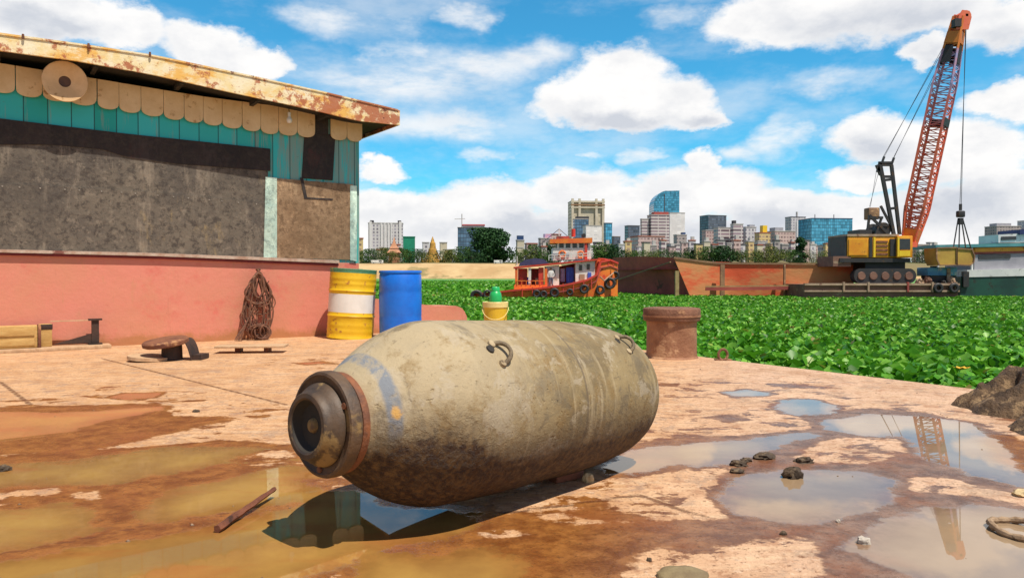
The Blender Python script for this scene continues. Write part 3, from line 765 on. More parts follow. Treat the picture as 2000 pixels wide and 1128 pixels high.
# mud heap on the right
def heap(name, cpos, rx_, ry_, h_, mat_, label, cat, seed):
    vs, fs = [], []
    nr, ns = 46, 110
    for i in range(nr + 1):
        t = i / nr
        for j in range(ns):
            a = 2 * PI * j / ns
            e = 1 + 0.22 * mnoise.noise(Vector((math.cos(a) * 1.6, math.sin(a) * 1.6, seed)))
            x, y = rx_ * t * math.cos(a) * e, ry_ * t * math.sin(a) * e
            z = h_ * (1 - t ** 1.9) ** 0.85 if t < 1 else 0
            q = Vector((x, y, seed))
            z += h_ * 0.30 * mnoise.fractal(q * 5.5, 0.8, 2.2, 5) * min(1, (1 - t) * 3.5)
            c_ = mnoise.cell_vector(q * 9 )
            z += 0.028 * (mnoise.voronoi(q * 10)[0][0] * -2.4 + 0.8) * min(1, (1 - t) * 6)
            x += 0.03 * mnoise.noise(q * 14); y += 0.03 * mnoise.noise(q * 14 + Vector((5, 5, 5)))
            vs.append((x, y, max(z, 0.0) - 0.004))
    for i in range(nr):
        for j in range(ns):
            fs.append((i * ns + j, i * ns + (j + 1) % ns, (i + 1) * ns + (j + 1) % ns, (i + 1) * ns + j))
    mb_ = MB(); mb_.add(vs, fs, 0, False)
    o = mb_.build(name, mat_); o.location = cpos
    return tag(o, label, cat)
M_heap = M('dark_mud', (0.17, 0.10, 0.045), (0.065, 0.037, 0.018), (0.32, 0.21, 0.11), rough=0.65, sc=9, s3=12, t3=(0.52, 0.6), bump=1.0, bs=38, dist=0.035)
heap('mud_heap', (3.62, 4.62, 0), 0.78, 0.50, 0.33, M_heap, 'large dark lumpy heap of mud on the deck at the right edge', 'mud heap', 3)
heap('mud_lump', (3.02, 3.98, 0), 0.33, 0.24, 0.13, M_heap, 'lower lump of mud in the ochre wet patch before the large heap', 'mud lump', 8)

# ------------------------------------------------------------------ bollard and hook on the deck edge
M_boll = M('rusty_red_primer', (0.38, 0.19, 0.10), (0.25, 0.11, 0.055), (0.50, 0.29, 0.16), rough=0.75, sc=5, s3=4, bump=0.5, bs=40)
M_boll2 = M('dark_rust', (0.26, 0.12, 0.07), (0.15, 0.065, 0.035), (0.36, 0.19, 0.10), rough=0.8, sc=7, s3=6, bump=0.7, bs=50)
bc_ = Vector((1.665, 7.74, 0))
UP = Matrix.Rotation(-PI / 2, 4, 'Y')
bo = empty('bollard', bc_, 'stout round rusty red mooring bollard on the deck edge', 'bollard')
MB().lathe([(0.0, 0.275), (0.012, 0.27), (0.02, 0.262), (0.06, 0.258), (0.33, 0.256), (0.39, 0.262)], 56, UP).build('post', M_boll, bo)
MB().lathe([(0.378, 0.24), (0.382, 0.285), (0.395, 0.292), (0.50, 0.295), (0.512, 0.288), (0.518, 0.25), (0.515, 0.0)], 56, UP).build('rim_cap', M_boll2, bo)
MB().lathe([(0.425, 0.2945), (0.425, 0.299), (0.445, 0.299), (0.445, 0.2945)], 56, UP, cap=False).build('rim_band', M_boll, bo)
g_ = G(1412, 703)
mb = MB(); mb.tube([g_ + Vector((0.045 * math.cos(t), 0, 0.055 + 0.055 * math.sin(t))) for t in [2 * PI * i / 20 for i in range(20)]], 0.014, 8, closed=True)
mb.box(g_ + Vector((0.0, 0, 0.006)), (0.16, 0.07, 0.012))
centred(mb, 'deck_ring', M_boll2, g_, 'small rusty iron ring on the deck edge right of the bollard', 'iron ring')

# ------------------------------------------------------------------ drums
def px_x(px, D): return (px - 1000) / F * D
M_yel = M('yellow_paint', (0.80, 0.52, 0.015), (0.70, 0.42, 0.01), (0.45, 0.20, 0.03), rough=0.38, sc=2.5, s3=9, t3=(0.58, 0.64), bump=0.15)
M_whi = M('white_band_paint', (0.80, 0.78, 0.72), (0.72, 0.70, 0.64), (0.45, 0.36, 0.25), rough=0.45, sc=5, s3=14, t3=(0.66, 0.7), bump=0.05)
M_grn = M('green_paint', (0.10, 0.30, 0.16), (0.06, 0.22, 0.12), (0.4, 0.35, 0.1), rough=0.5, sc=7, s3=8)
def drum_profile(h, r, ribs=(0.34, 0.66)):
    pr = [(0.0, r - 0.012), (0.0, r), (0.012, r + 0.004), (0.022, r)]
    for q in ribs: pr += [(h * q - 0.018, r), (h * q, r + 0.010), (h * q + 0.018, r)]
    return pr
dy = empty('yellow_drum', (px_x(683, 10.15), 10.15, 0), 'yellow oil drum with a white band and green top by the red wall', 'oil drum')
dy.rotation_euler = (math.radians(-1), math.radians(3.2), 0)
r, h = 0.312, 0.93
MB().lathe([(0.005, r - 0.03), (0.0, r - 0.004), (0.0, r + 0.003), (0.02, r + 0.003), (0.024, r), (0.08, r), (0.10, r + 0.004), (0.12, r), (0.16, r), (0.18, r + 0.004), (0.20, r), (0.285, r), (0.305, r + 0.011), (0.325, r), (0.352, r)], 64, UP, cap=True).build('lower_shell', M_yel, dy)
MB().lathe([(0.352, r), (0.60, r)], 64, UP, cap=False).build('white_band', M_whi, dy)
MB().lathe([(0.60, r), (0.625, r), (0.645, r + 0.011), (0.665, r), (0.72, r), (0.735, r + 0.004), (0.75, r), (0.79, r), (0.805, r + 0.004), (0.82, r), (0.885, r)], 64, UP, cap=False).build('upper_shell', M_yel, dy)
lid = MB().lathe([(0.885, r), (0.92, r), (0.93, r + 0.004), (0.94, r + 0.001), (0.94, r - 0.010), (0.925, r - 0.014), (0.925, 0.0)], 64, UP).build('drum_head', M_grn, dy)
MB().lathe([(0.925, 0.035), (0.945, 0.035), (0.945, 0.0)], 16, Matrix.Translation((0.12, -0.15, 0)) @ UP).build('bung_cap', M_grn, lid)
m, k, bs = base_mat('blue_plastic')
tc = k.new('ShaderNodeTexCoord').outputs['Object']
k.put(bs.inputs['Base Color'], k.mix(k.step(k.noise(tc, 3, 6, 0.7), 0.35, 0.7), (0.004, 0.17, 0.74), (0.004, 0.115, 0.58)))
bs.inputs['Coat Weight'].default_value = 0.2
bs.inputs['Roughness'].default_value = 0.42
M_blu = m
db = empty('blue_drum', (px_x(782, 10.1), 10.1, 0), 'tall blue plastic drum standing right of the yellow drum', 'drum')
r = 0.283
MB().lathe([(0.0, r - 0.035), (0.004, r - 0.012), (0.02, r - 0.002), (0.05, r), (0.27, r + 0.003), (0.30, r), (0.33, r + 0.003), (0.60, r + 0.004), (0.63, r), (0.66, r + 0.003), (0.86, r), (0.872, r - 0.008), (0.884, r - 0.008)], 64, UP).build('shell', M_blu, db)
hd = MB().lathe([(0.884, r - 0.006), (0.886, r + 0.006), (0.905, r + 0.006), (0.918, r + 0.001), (0.918, r - 0.02), (0.90, r - 0.03), (0.90, 0.0)], 64, UP).build('rim', M_blu, db)
for s_ in (-1, 1): MB().lathe([(0.90, 0.036), (0.918, 0.034), (0.918, 0.0)], 20, Matrix.Translation((s_ * 0.16, 0.02, 0)) @ UP).build('bung_cap', M_blu, hd)
# yellow tub and green jug
D0 = 8.25; tb = empty('yellow_tub', (px_x(967.5, D0), D0, 0), 'yellow plastic tub with a pale rim behind the bomb', 'tub')
M_ytub = M('yellow_tub_plastic', (0.74, 0.50, 0.03), (0.62, 0.40, 0.02), (0.42, 0.28, 0.08), rough=0.4, sc=5, s3=9, bump=0)
M_rimy = M('pale_rim', (0.80, 0.68, 0.28), (0.70, 0.56, 0.2), rough=0.4, bump=0)
MB().lathe([(0.0, 0.10), (0.005, 0.112), (0.50, 0.134)], 40, UP).build('wall', M_ytub, tb)
MB().lathe([(0.50, 0.130), (0.50, 0.141), (0.555, 0.144), (0.56, 0.140), (0.56, 0.120), (0.52, 0.118), (0.52, 0.0)], 40, UP).build('rim', M_rimy, tb)
hp = [Vector((0.146 * math.cos(t), -0.02 - 0.13 * math.sin(t) - 0.01, 0.50 - 0.13 * math.sin(t))) for t in [PI * i / 14 for i in range(15)]]
MB().tube(hp, 0.004, 6).build('handle', M_rimy, tb)
jg = empty('green_bottle', (px_x(968, D0), D0 + 0.01, 0.52), 'bright green plastic bottle standing up out of the yellow tub', 'bottle')
M_gr = M('green_plastic', (0.02, 0.46, 0.12), (0.015, 0.36, 0.09), rough=0.35, bump=0)
MB().lathe([(0.0, 0.066), (0.10, 0.068), (0.135, 0.060), (0.155, 0.045)], 28, UP).build('body', M_gr, jg)
MB().lathe([(0.155, 0.046), (0.19, 0.046), (0.205, 0.036), (0.21, 0.0)], 24, UP).build('cap', M_gr, jg)

# ------------------------------------------------------------------ deckhouse
ZV = Vector((0, 0, 1))
def wall_s(px, off=0.0):
    """distance along the wall plane (moved off outwards) seen at column px"""
    o = W0 + NW * off; r_ = ray(px, 538)
    # o + EX*s = r*t in xy
    det = EX.x * (-r_.y) - EX.y * (-r_.x)
    s_ = ((-o.x) * (-r_.y) - (-o.y) * (-r_.x)) / det
    return s_
def Wp(px, py, off=0.0):
    o = W0 + NW * off
    r_ = ray(px, py); nn = NW
    t = (o - Vector((0, 0, CAMH))).dot(nn) / r_.dot(nn)
    return Vector((0, 0, CAMH)) + r_ * t
def panel(mb_, poly, off, th, mi=0):
    pts_ = [Wp(x, y, off) for x, y in poly]
    return mb_.prism(pts_, -NW * th, mi)
house = empty('deckhouse', W0, 'weathered deckhouse with red base, grey sheets, turquoise boards and rusty cream roof edge', 'deckhouse')
m, k, bs = base_mat('red_hull_paint')
tc = k.new('ShaderNodeTexCoord').outputs['Object']
s3_ = k.new('ShaderNodeSeparateXYZ'); k.put(s3_.inputs[0], tc)
c = k.mix(k.step(k.noise(tc, 0.9, 7, 0.65), 0.34, 0.66), (0.64, 0.225, 0.160), (0.57, 0.235, 0.140))
c = k.mix(k.step(k.noise(tc, 2.6, 8, 0.72), 0.50, 0.70, 0, 0.7), c, (0.60, 0.13, 0.10))
c = k.mix(k.step(k.noise(k.vmath('MULTIPLY', tc, (4, 4, 0.7)), 2.5, 7, 0.7), 0.56, 0.72, 0, 0.55), c, (0.50, 0.24, 0.12))
c = k.mix(k.step(k.noise(tc, 17, 6, 0.7), 0.66, 0.74, 0, 0.6), c, (0.25, 0.08, 0.05))
c = k.mix(k.step(k.noise(k.vmath('MULTIPLY', tc, (9, 9, 0.5)), 1.6, 6, 0.7), 0.62, 0.74, 0, 0.55), c, (0.33, 0.10, 0.05))
c = k.mix(k.step(k.noise(tc, 6, 9, 0.75), 0.60, 0.66, 0, 0.6), c, (0.66, 0.27, 0.18))
low = k.math('ADD', s3_.outputs[2], k.math('MULTIPLY', k.math('SUBTRACT', k.noise(tc, 3.5, 7, 0.7), 0.5), 0.45))
c = k.mix(k.step(low, 0.16, 0.02, 0, 0.85), c, (0.40, 0.17, 0.06))
k.put(bs.inputs['Base Color'], c); bs.inputs['Roughness'].default_value = 0.72
bn = k.new('ShaderNodeBump'); bn.inputs['Strength'].default_value = 0.35; bn.inputs['Distance'].default_value = 0.035
k.put(bn.inputs['Height'], k.math('ADD', k.noise(tc, 2.2, 5, 0.6), k.math('MULTIPLY', k.noise(tc, 30, 4, 0.6), 0.2))); k.put(bs.inputs['Normal'], bn.outputs[0])
M_red = m
def grimy(name, c1, c2, c3, c4, f1, f2, rough=0.85):
    m, k, bs = base_mat(name)
    tc = k.new('ShaderNodeTexCoord').outputs['Object']
    c = k.mix(k.step(k.noise(tc, f1, 8, 0.7), 0.34, 0.66), c1, c2)
    c = k.mix(k.step(k.noise(k.vmath('MULTIPLY', tc, (1, 1, 0.35)), f2, 9, 0.74), 0.56, 0.70, 0, 0.8), c, c3)
    c = k.mix(k.step(k.noise(tc, 14, 8, 0.75), 0.46, 0.62, 0, 0.85), c, c4)
    c = k.mix(k.step(k.noise(k.vmath('ADD', tc, (2, 8, 3)), 7, 9, 0.78), 0.52, 0.64, 0, 0.6), c, tuple(x * 1.7 for x in c1))
    c = k.mix(k.step(k.noise(k.vmath('ADD', tc, (4, 4, 4)), 26, 5, 0.7), 0.58, 0.70, 0, 0.5), c, tuple(x * 1.5 for x in c1))
    c = k.mix(k.step(k.noise(k.vmath('MULTIPLY', k.vmath('ADD', tc, (6, 2, 9)), (2.2, 2.2, 0.5)), 1.5, 9, 0.75), 0.54, 0.66, 0, 0.6), c, tuple(x * 1.9 for x in c1))
    c = k.mix(k.step(k.noise(k.vmath('ADD', tc, (3, 3, 1)), 0.7, 7, 0.7), 0.50, 0.62, 0, 0.5), c, tuple(x * 0.75 for x in c2))
    k.put(bs.inputs['Base Color'], c); bs.inputs['Roughness'].default_value = rough
    bn = k.new('ShaderNodeBump'); bn.inputs['Strength'].default_value = 0.5; bn.inputs['Distance'].default_value = 0.015
    k.put(bn.inputs['Height'], k.noise(tc, 20, 7, 0.7)); k.put(bs.inputs['Normal'], bn.outputs[0])
    return m
M_grey = grimy('grey_felt_sheet', (0.155, 0.130, 0.098), (0.085, 0.073, 0.062), (0.40, 0.29, 0.12), (0.045, 0.036, 0.030), 1.3, 2.6)
M_black = grimy('tar_shade_strip', (0.035, 0.026, 0.024), (0.022, 0.018, 0.018), (0.10, 0.035, 0.03), (0.05, 0.04, 0.03), 2, 3)
M_brown = grimy('brown_plywood', (0.30, 0.20, 0.115), (0.22, 0.135, 0.07), (0.40, 0.29, 0.17), (0.12, 0.07, 0.035), 1.6, 2.4)
m, k, bs = base_mat('turquoise_boards')
tc = k.new('ShaderNodeTexCoord').outputs['Object']
s3_ = k.new('ShaderNodeSeparateXYZ'); k.put(s3_.inputs[0], tc)
al = k.math('ADD', k.math('MULTIPLY', s3_.outputs[0], EX.x), k.math('MULTIPLY', s3_.outputs[1], EX.y))
bd = k.new('ShaderNodeTexWhiteNoise', noise_dimensions='1D'); k.put(bd.inputs['W'], k.math('FLOOR', k.math('DIVIDE', al, 0.235)))
c = k.mix(bd.outputs['Value'], (0.012, 0.40, 0.36), (0.045, 0.55, 0.56))
st_n = k.noise(k.vmath('MULTIPLY', tc, (7, 7, 0.6)), 2.2, 7, 0.7)
tow = k.step(al, 1.9, 4.2)
wear = k.step(k.math('ADD', st_n, k.math('MULTIPLY', tow, 0.17)), 0.54, 0.70, 0, 0.8)
c = k.mix(wear, c, (0.26, 0.32, 0.27))
c = k.mix(k.step(k.noise(tc, 9, 7, 0.7), 0.62, 0.72, 0, 0.6), c, (0.12, 0.16, 0.13))
gap = k.step(k.math('ABSOLUTE', k.math('SUBTRACT', k.math('FRACT', k.math('DIVIDE', al, 0.235)), 0.5)), 0.468, 0.485)
c = k.mix(gap, c, (0.015, 0.10, 0.10))
k.put(bs.inputs['Base Color'], c); bs.inputs['Roughness'].default_value = 0.7
M_teal = m
M_pale = grimy('pale_turquoise_post', (0.48, 0.62, 0.52), (0.36, 0.55, 0.50), (0.50, 0.48, 0.36), (0.22, 0.30, 0.27), 2, 3)
M_scal = M('cream_scallop', (0.82, 0.60, 0.33), (0.72, 0.50, 0.25), (0.46, 0.26, 0.11), rough=0.7, sc=4, s3=7, t3=(0.58, 0.68), bump=0.15)
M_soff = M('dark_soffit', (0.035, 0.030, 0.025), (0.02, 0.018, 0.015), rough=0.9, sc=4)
m, k, bs = base_mat('rusty_cream_fascia')
tc = k.new('ShaderNodeTexCoord').outputs['Object']
s3_ = k.new('ShaderNodeSeparateXYZ'); k.put(s3_.inputs[0], tc)
al = k.math('ADD', k.math('MULTIPLY', s3_.outputs[0], EX.x), k.math('MULTIPLY', s3_.outputs[1], EX.y))
c = k.mix(k.step(k.noise(tc, 6, 7, 0.7), 0.35, 0.65), (0.85, 0.77, 0.54), (0.80, 0.64, 0.30))
c = k.mix(k.step(k.noise(k.vmath('MULTIPLY', tc, (1, 1, 2)), 2.2, 7, 0.7), 0.50, 0.60, 0, 0.85), c, (0.78, 0.42, 0.06))
red = k.math('ADD', k.noise(tc, 5.0, 9, 0.75), k.step(al, 2.2, 4.4, 0, 0.12))
c = k.mix(k.step(red, 0.53, 0.60, 0, 0.92), c, (0.42, 0.12, 0.045))
c = k.mix(k.step(k.noise(k.vmath('ADD', tc, (8, 2, 3)), 3.4, 8, 0.72), 0.60, 0.63), c, (0.16, 0.04, 0.02))
k.put(bs.inputs['Base Color'], c); bs.inputs['Roughness'].default_value = 0.6
bn = k.new('ShaderNodeBump'); bn.inputs['Strength'].default_value = 0.5; bn.inputs['Distance'].default_value = 0.01
k.put(bn.inputs['Height'], k.noise(tc, 24, 7, 0.7)); k.put(bs.inputs['Normal'], bn.outputs[0])
M_fas = m

s0 = -5.5                       # the wall runs on out of the frame
def top_at(s_, lst):            # z of a polyline given as (s, z)
    for (a0, z0), (a1, z1) in zip(lst, lst[1:]):
        if s_ <= a1: return z0 + (z1 - z0) * (s_ - a0) / (a1 - a0)
    return lst[-1][1]
def sz(px, py, off=0.0):
    p_ = Wp(px, py, off); return ((p_ - W0).dot(EX), p_.z)
def line_s(pl, off=0.0, ext=True):
    l_ = [sz(*q, off) for q in pl]
    if ext:
        (a0, z0), (a1, z1) = l_[0], l_[1]
        l_ = [(s0, z0 + (z1 - z0) / (a1 - a0) * (s0 - a0) * 0.5)] + l_
    return l_
def strip(mb_, topl, botl, off, th, n_=40, sa=None, sb=None, mi=0):
    sa = topl[0][0] if sa is None else sa; sb = topl[-1][0] if sb is None else sb
    fr_, bk_ = [], []
    for i in range(n_ + 1):
        s_ = sa + (sb - sa) * i / n_
        b_ = W0 + EX * s_ + NW * off
        fr_ += [b_ + ZV * top_at(s_, topl), b_ + ZV * top_at(s_, botl)]
    bk_ = [q - NW * th for q in fr_]
    vs = fr_ + bk_; m_ = len(fr_); fs = []
    for i in range(n_):
        a0 = 2 * i
        fs += [(a0, a0 + 1, a0 + 3, a0 + 2), (m_ + a0, m_ + a0 + 2, m_ + a0 + 3, m_ + a0 + 1), (a0, a0 + 2, m_ + a0 + 2, m_ + a0), (a0 + 1, m_ + a0 + 1, m_ + a0 + 3, a0 + 3)]
    fs += [(0, m_, m_ + 1, 1), (2 * n_, 2 * n_ + 1, m_ + 2 * n_ + 1, m_ + 2 * n_)]
    return mb_.add(vs, fs, mi)
SC = (Wp(701, 400) - W0).dot(EX)      # corner of the house
redtop = line_s([(0, 493), (300, 500), (650, 512), (701, 514)])
zero = [(s0, -0.02), (12, -0.02)]
wpart(strip(MB(), redtop, [(s0, -0.3), (9, -0.3)], 0.0, 0.12, 60), 'base_wall', M_red, house)
# core of the house behind the sheets
zt = 3.02
c0 = W0 + EX * s0; c1 = W0 + EX * (SC - 0.02)
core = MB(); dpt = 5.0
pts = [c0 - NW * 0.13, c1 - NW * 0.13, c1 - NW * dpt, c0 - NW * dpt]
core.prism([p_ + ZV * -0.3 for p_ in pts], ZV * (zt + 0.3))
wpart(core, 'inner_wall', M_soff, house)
# turquoise board wall, sheets, strips; each a few mm proud of the last
tealtop = line_s([(0, 128), (300, 178), (640, 222), (701, 240)])
wpart(strip(MB(), [(a_, z_ + 0.0) for a_, z_ in tealtop], redtop, 0.0, 0.10, 50), 'board_wall', M_teal, house)
M_stn = M('peeling_ochre', (0.42, 0.29, 0.11), (0.30, 0.22, 0.12), (0.15, 0.12, 0.08), rough=0.9, sc=20, s3=18)
mb = MB(); strip(mb, line_s([(0, 232), (250, 262), (527, 291)]), line_s([(0, 283), (100, 283), (200, 292), (250, 308), (340, 320), (420, 326), (527, 334)]), 0.022, 0.018, 60)  # own dark tone plus eave shade put into its colour and wavy lower edge
wpart(mb, 'tar_shade_strip', M_black, house)
ptop = line_s([(0, 240), (250, 270), (523, 300)]); pmid = line_s([(0, 365), (250, 378), (523, 402)]); pmid2 = line_s([(0, 358), (250, 371), (523, 396)]); pbot = line_s([(0, 487), (300, 495), (515, 503)])
wpart(strip(MB(), ptop, pmid, 0.012, 0.009, 50, sb=sz(523, 400)[0]), 'upper_sheet', M_grey, house)
lo = wpart(strip(MB(), pmid2, pbot, 0.0215, 0.009, 50, sb=sz(519, 400)[0]), 'lower_sheet', M_grey, house)
M_riv = M('rivet_metal', (0.33, 0.30, 0.25), (0.18, 0.16, 0.13), rough=0.4, bump=0)
for i in range(22):
    s_ = -1.2 + i * 0.20 + 0.03 * math.sin(i * 2.3)
    if s_ > sz(515, 400)[0]: break
    q = W0 + EX * s_ + ZV * (top_at(s_, pmid) + 0.006) + NW * 0.0225
    wpart(MB().lathe([(0, 0.010), (0.004, 0.008), (0.005, 0)], 8, Matrix.Translation(q) @ NW.to_track_quat('X', 'Z').to_matrix().to_4x4()), 'rivet', M_riv, lo)
wpart(panel(MB(), [(519, 345), (541, 347), (541, 505), (515, 503)], 0.030, 0.028), 'pale_post', M_pale, house)
bp = wpart(panel(MB(), [(541, 348), (690, 360), (688, 507), (541, 503)], 0.020, 0.018), 'plywood_sheet', M_brown, house)
wpart(panel(MB(), [(586, 347), (592, 347), (600, 385), (594, 385)], 0.026, 0.005), 'crack_strip', M_black, bp)
wpart(panel(MB(), [(594, 385), (650, 388), (650, 391), (594, 388)], 0.026, 0.005), 'crack_strip', M_black, bp)
wpart(panel(MB(), [(684, 362), (697, 363), (697, 510), (684, 508)], 0.027, 0.006), 'corner_strip', M_pale, house)
wpart(panel(MB(), [(595, 258), (655, 263), (650, 352), (590, 348)], 0.016, 0.014), 'dark_board', M_black, house)
wpart(panel(MB(), [(615, 214), (641, 218), (641, 264), (615, 260)], 0.030, 0.014), 'dark_board', M_black, house)
mb = MB(); strip(mb, line_s([(0, 487), (300, 494), (660, 508)]), line_s([(0, 493), (300, 500), (660, 514)]), 0.055, 0.057, 40)
wpart(mb, 'ledge', M('pale_ledge', (0.50, 0.40, 0.32), (0.38, 0.24, 0.17), (0.2, 0.08, 0.06), rough=0.8, sc=8), house)
mb = MB(); strip(mb, line_s([(0, 494), (300, 501), (660, 515)]), line_s([(0, 498), (300, 505), (660, 519)]), 0.03, 0.03, 40)
wpart(mb, 'ledge_batten', M('dark_red_batten', (0.20, 0.03, 0.035), (0.13, 0.02, 0.02), rough=0.8), house)
# scalloped valance
mb = MB(); mb2_ = MB()
ed = [(-360, -310), (-308, -262), (-260, -215), (-213, -166), (-164, -118), (-116, -70), (-68, -22), (-20, 28), (31, 81), (83, 130), (133, 187), (190, 230), (232, 273), (275, 317), (319, 357), (359, 394), (396, 431), (433, 470), (472, 506), (508, 541), (543, 577), (579, 612), (644, 674), (676, 704)]
def vt(x): return 127 + 0.163 * x if x < 400 else 192 + 0.13 * (x - 400)
def vb(x): return 182 + 0.155 * x if x < 300 else 229 + 0.148 * (x - 300) if x < 520 else 262 + 0.09 * (x - 520)
for (xa, xb) in [(a_ - 0.6, b_ + 0.6) for a_, b_ in ed]:
    A0 = sz(xa, vt(xa)); B0 = sz(xb, vt(xb)); zc = sz((xa + xb) / 2, vb((xa + xb) / 2))[1]
    w_ = B0[0] - A0[0]; pts = [(A0[0], A0[1] + 0.01), (B0[0], B0[1] + 0.01)]
    dr = min(0.14, w_ * 0.42)
    for i in range(13):
        t = i / 12; a = t * PI
        pts.append((B0[0] - w_ * (0.5 - 0.5 * math.cos(a)), zc + dr * (1 - math.sin(a) ** 0.6)))
    (mb if xa < 640 else mb2_).prism([W0 + EX * s_ + ZV * z_ + NW * (0.05 + 0.004 * math.sin(xa)) for s_, z_ in pts], -NW * 0.018)
wpart(mb, 'scalloped_valance', M_scal, house); wpart(mb2_, 'scalloped_valance', M_scal, house)
# roof: overhanging slab with rusty fascia
OV = 0.46
ft = line_s([(0, 66), (150, 86), (300, 109), (400, 130), (500, 151), (640, 182), (777, 215)], OV); fb = line_s([(0, 99), (150, 119), (300, 146), (450, 180), (600, 212), (700, 236), (777, 244)], OV)
sE = ft[-1][0]
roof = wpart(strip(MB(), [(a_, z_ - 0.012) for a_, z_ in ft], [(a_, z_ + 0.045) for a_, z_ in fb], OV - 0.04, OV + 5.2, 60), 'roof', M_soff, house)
wpart(strip(MB(), ft, fb, OV, 0.035, 90), 'fascia', M_fas, roof)
# fascia along the end of the roof
e0 = W0 + EX * (sE + 0.002) + NW * OV
q0_ = [e0 + ZV * ft[-1][1], e0 + ZV * fb[-1][1], e0 - NW * 5.7 + ZV * (fb[-1][1]), e0 - NW * 5.7 + ZV * (ft[-1][1])]
wpart(MB().prism(q0_, EX * 0.03), 'end_fascia', M_fas, roof)
wpart(MB().tube([W0 + EX * (sE - 0.05) + NW * (OV + 0.008) + ZV * ft[-1][1], W0 + EX * s0 + NW * (OV + 0.008) + ZV * (ft[0][1] + 0.0)], 0.0, 4) if False else strip(MB(), [(a_, z_ + 0.008) for a_, z_ in ft], [(a_, z_ - 0.012) for a_, z_ in ft], OV + 0.012, 0.06, 60), 'edge_lip', M_fas, roof)
for s_ in np.arange(-4.6, SC - 0.1, 0.92):
    z_ = top_at(s_, fb) + 0.03
    wpart(MB().box(W0 + EX * float(s_) + NW * (OV / 2 - 0.02) + ZV * (z_ - 0.02), (OV - 0.06, 0.05, 0.06), math.atan2(NW.y, NW.x)), 'rafter', M_soff, roof)
for px in (45, 173, 293):
    g_ = Wp(px, 66 + 0.14 * px, OV + 0.02)
    wpart(MB().lathe([(0, 0.014), (0.05, 0.012), (0.05, 0)], 8, Matrix.Translation(g_ - ZV * 0.02) @ UP), 'roof_bolt', M_rustlip, roof)
# low red bulwark beyond the house
sB = (Wp(912, 600) - W0).dot(EX)
bw = MB(); prof_ = []
zb0 = sz(735, 583)[1]; zb1 = sz(900, 597)[1]
tl_ = [(SC - 0.1, zb0 + 0.02), (sz(735, 583)[0], zb0), (sz(850, 595)[0], zb1 + 0.01), (sz(893, 597)[0], zb1), (sz(905, 603)[0], sz(905, 603)[1]), (sB, sz(911, 618)[1])]
strip(bw, tl_, [(0, -0.25), (20, -0.25)], 0.0, 0.5, 40)
centred(bw, 'low_bulwark', M_red, W0 + EX * SC, 'low rounded red bulwark running on behind the blue drum', 'bulwark')

# things on the wall
g_ = Wp(127, 159, 0.30)
sp_k = empty('loudspeaker', g_, 'round cream horn loudspeaker with a dark centre hanging under the roof edge', 'loudspeaker')
R4 = (NW + Vector((0.05, -0.1, -0.12))).normalized().to_track_quat('X', 'Z').to_matrix().to_4x4()
M_cone = M('aged_cream_paint', (0.74, 0.50, 0.26), (0.62, 0.40, 0.19), (0.42, 0.24, 0.10), rough=0.6, sc=5, s3=5, bump=0.1)
MB().lathe([(-0.06, 0.09), (-0.04, 0.19), (-0.012, 0.222), (0.0, 0.228), (0.006, 0.222), (0.002, 0.20), (-0.012, 0.14), (-0.03, 0.06)], 48, R4, cap=False).build('dish', M_cone, sp_k)
MB().lathe([(-0.0305, 0.062), (-0.026, 0.058), (-0.05, 0.03), (-0.052, 0.0)], 32, R4).build('centre_cone', M('brown_cone', (0.11, 0.05, 0.025), (0.06, 0.03, 0.02), rough=0.6), sp_k)
MB().lathe([(-0.052, 0.018), (-0.035, 0.015), (-0.033, 0.0)], 20, R4).build('centre_cap', bpy.data.materials['brown_cone'], sp_k)
MB().lathe([(-0.20, 0.05), (-0.19, 0.07), (-0.06, 0.09), (-0.05, 0.09)], 32, R4).build('driver', M_soff, sp_k)
wpart(MB().bar(g_ - NW * 0.15, g_ - NW * 0.10 + ZV * 0.30, 0.02), 'bracket', M_soff, sp_k)
g_ = Wp(565, 232, 0.16)
lb = empty('light_bulb', g_, 'small white bulb hanging on the cream scallops near the house corner', 'light bulb')
M_wb = M('white_bulb', (0.82, 0.82, 0.78), (0.78, 0.78, 0.74), rough=0.25, bump=0)
MB().lathe([(-0.06, 0.0), (-0.057, 0.02), (-0.04, 0.034), (-0.015, 0.038), (0.01, 0.028), (0.03, 0.018)], 20, UP).build('glass', M_wb, lb)
MB().lathe([(0.03, 0.019), (0.085, 0.021), (0.09, 0.0)], 16, UP).build('socket', M_wb, lb)
wpart(MB().tube([g_ + ZV * 0.085, g_ + ZV * 0.18 - NW * 0.03, g_ + ZV * 0.36 - NW * 0.05], 0.005, 6), 'cord', M_soff, lb)

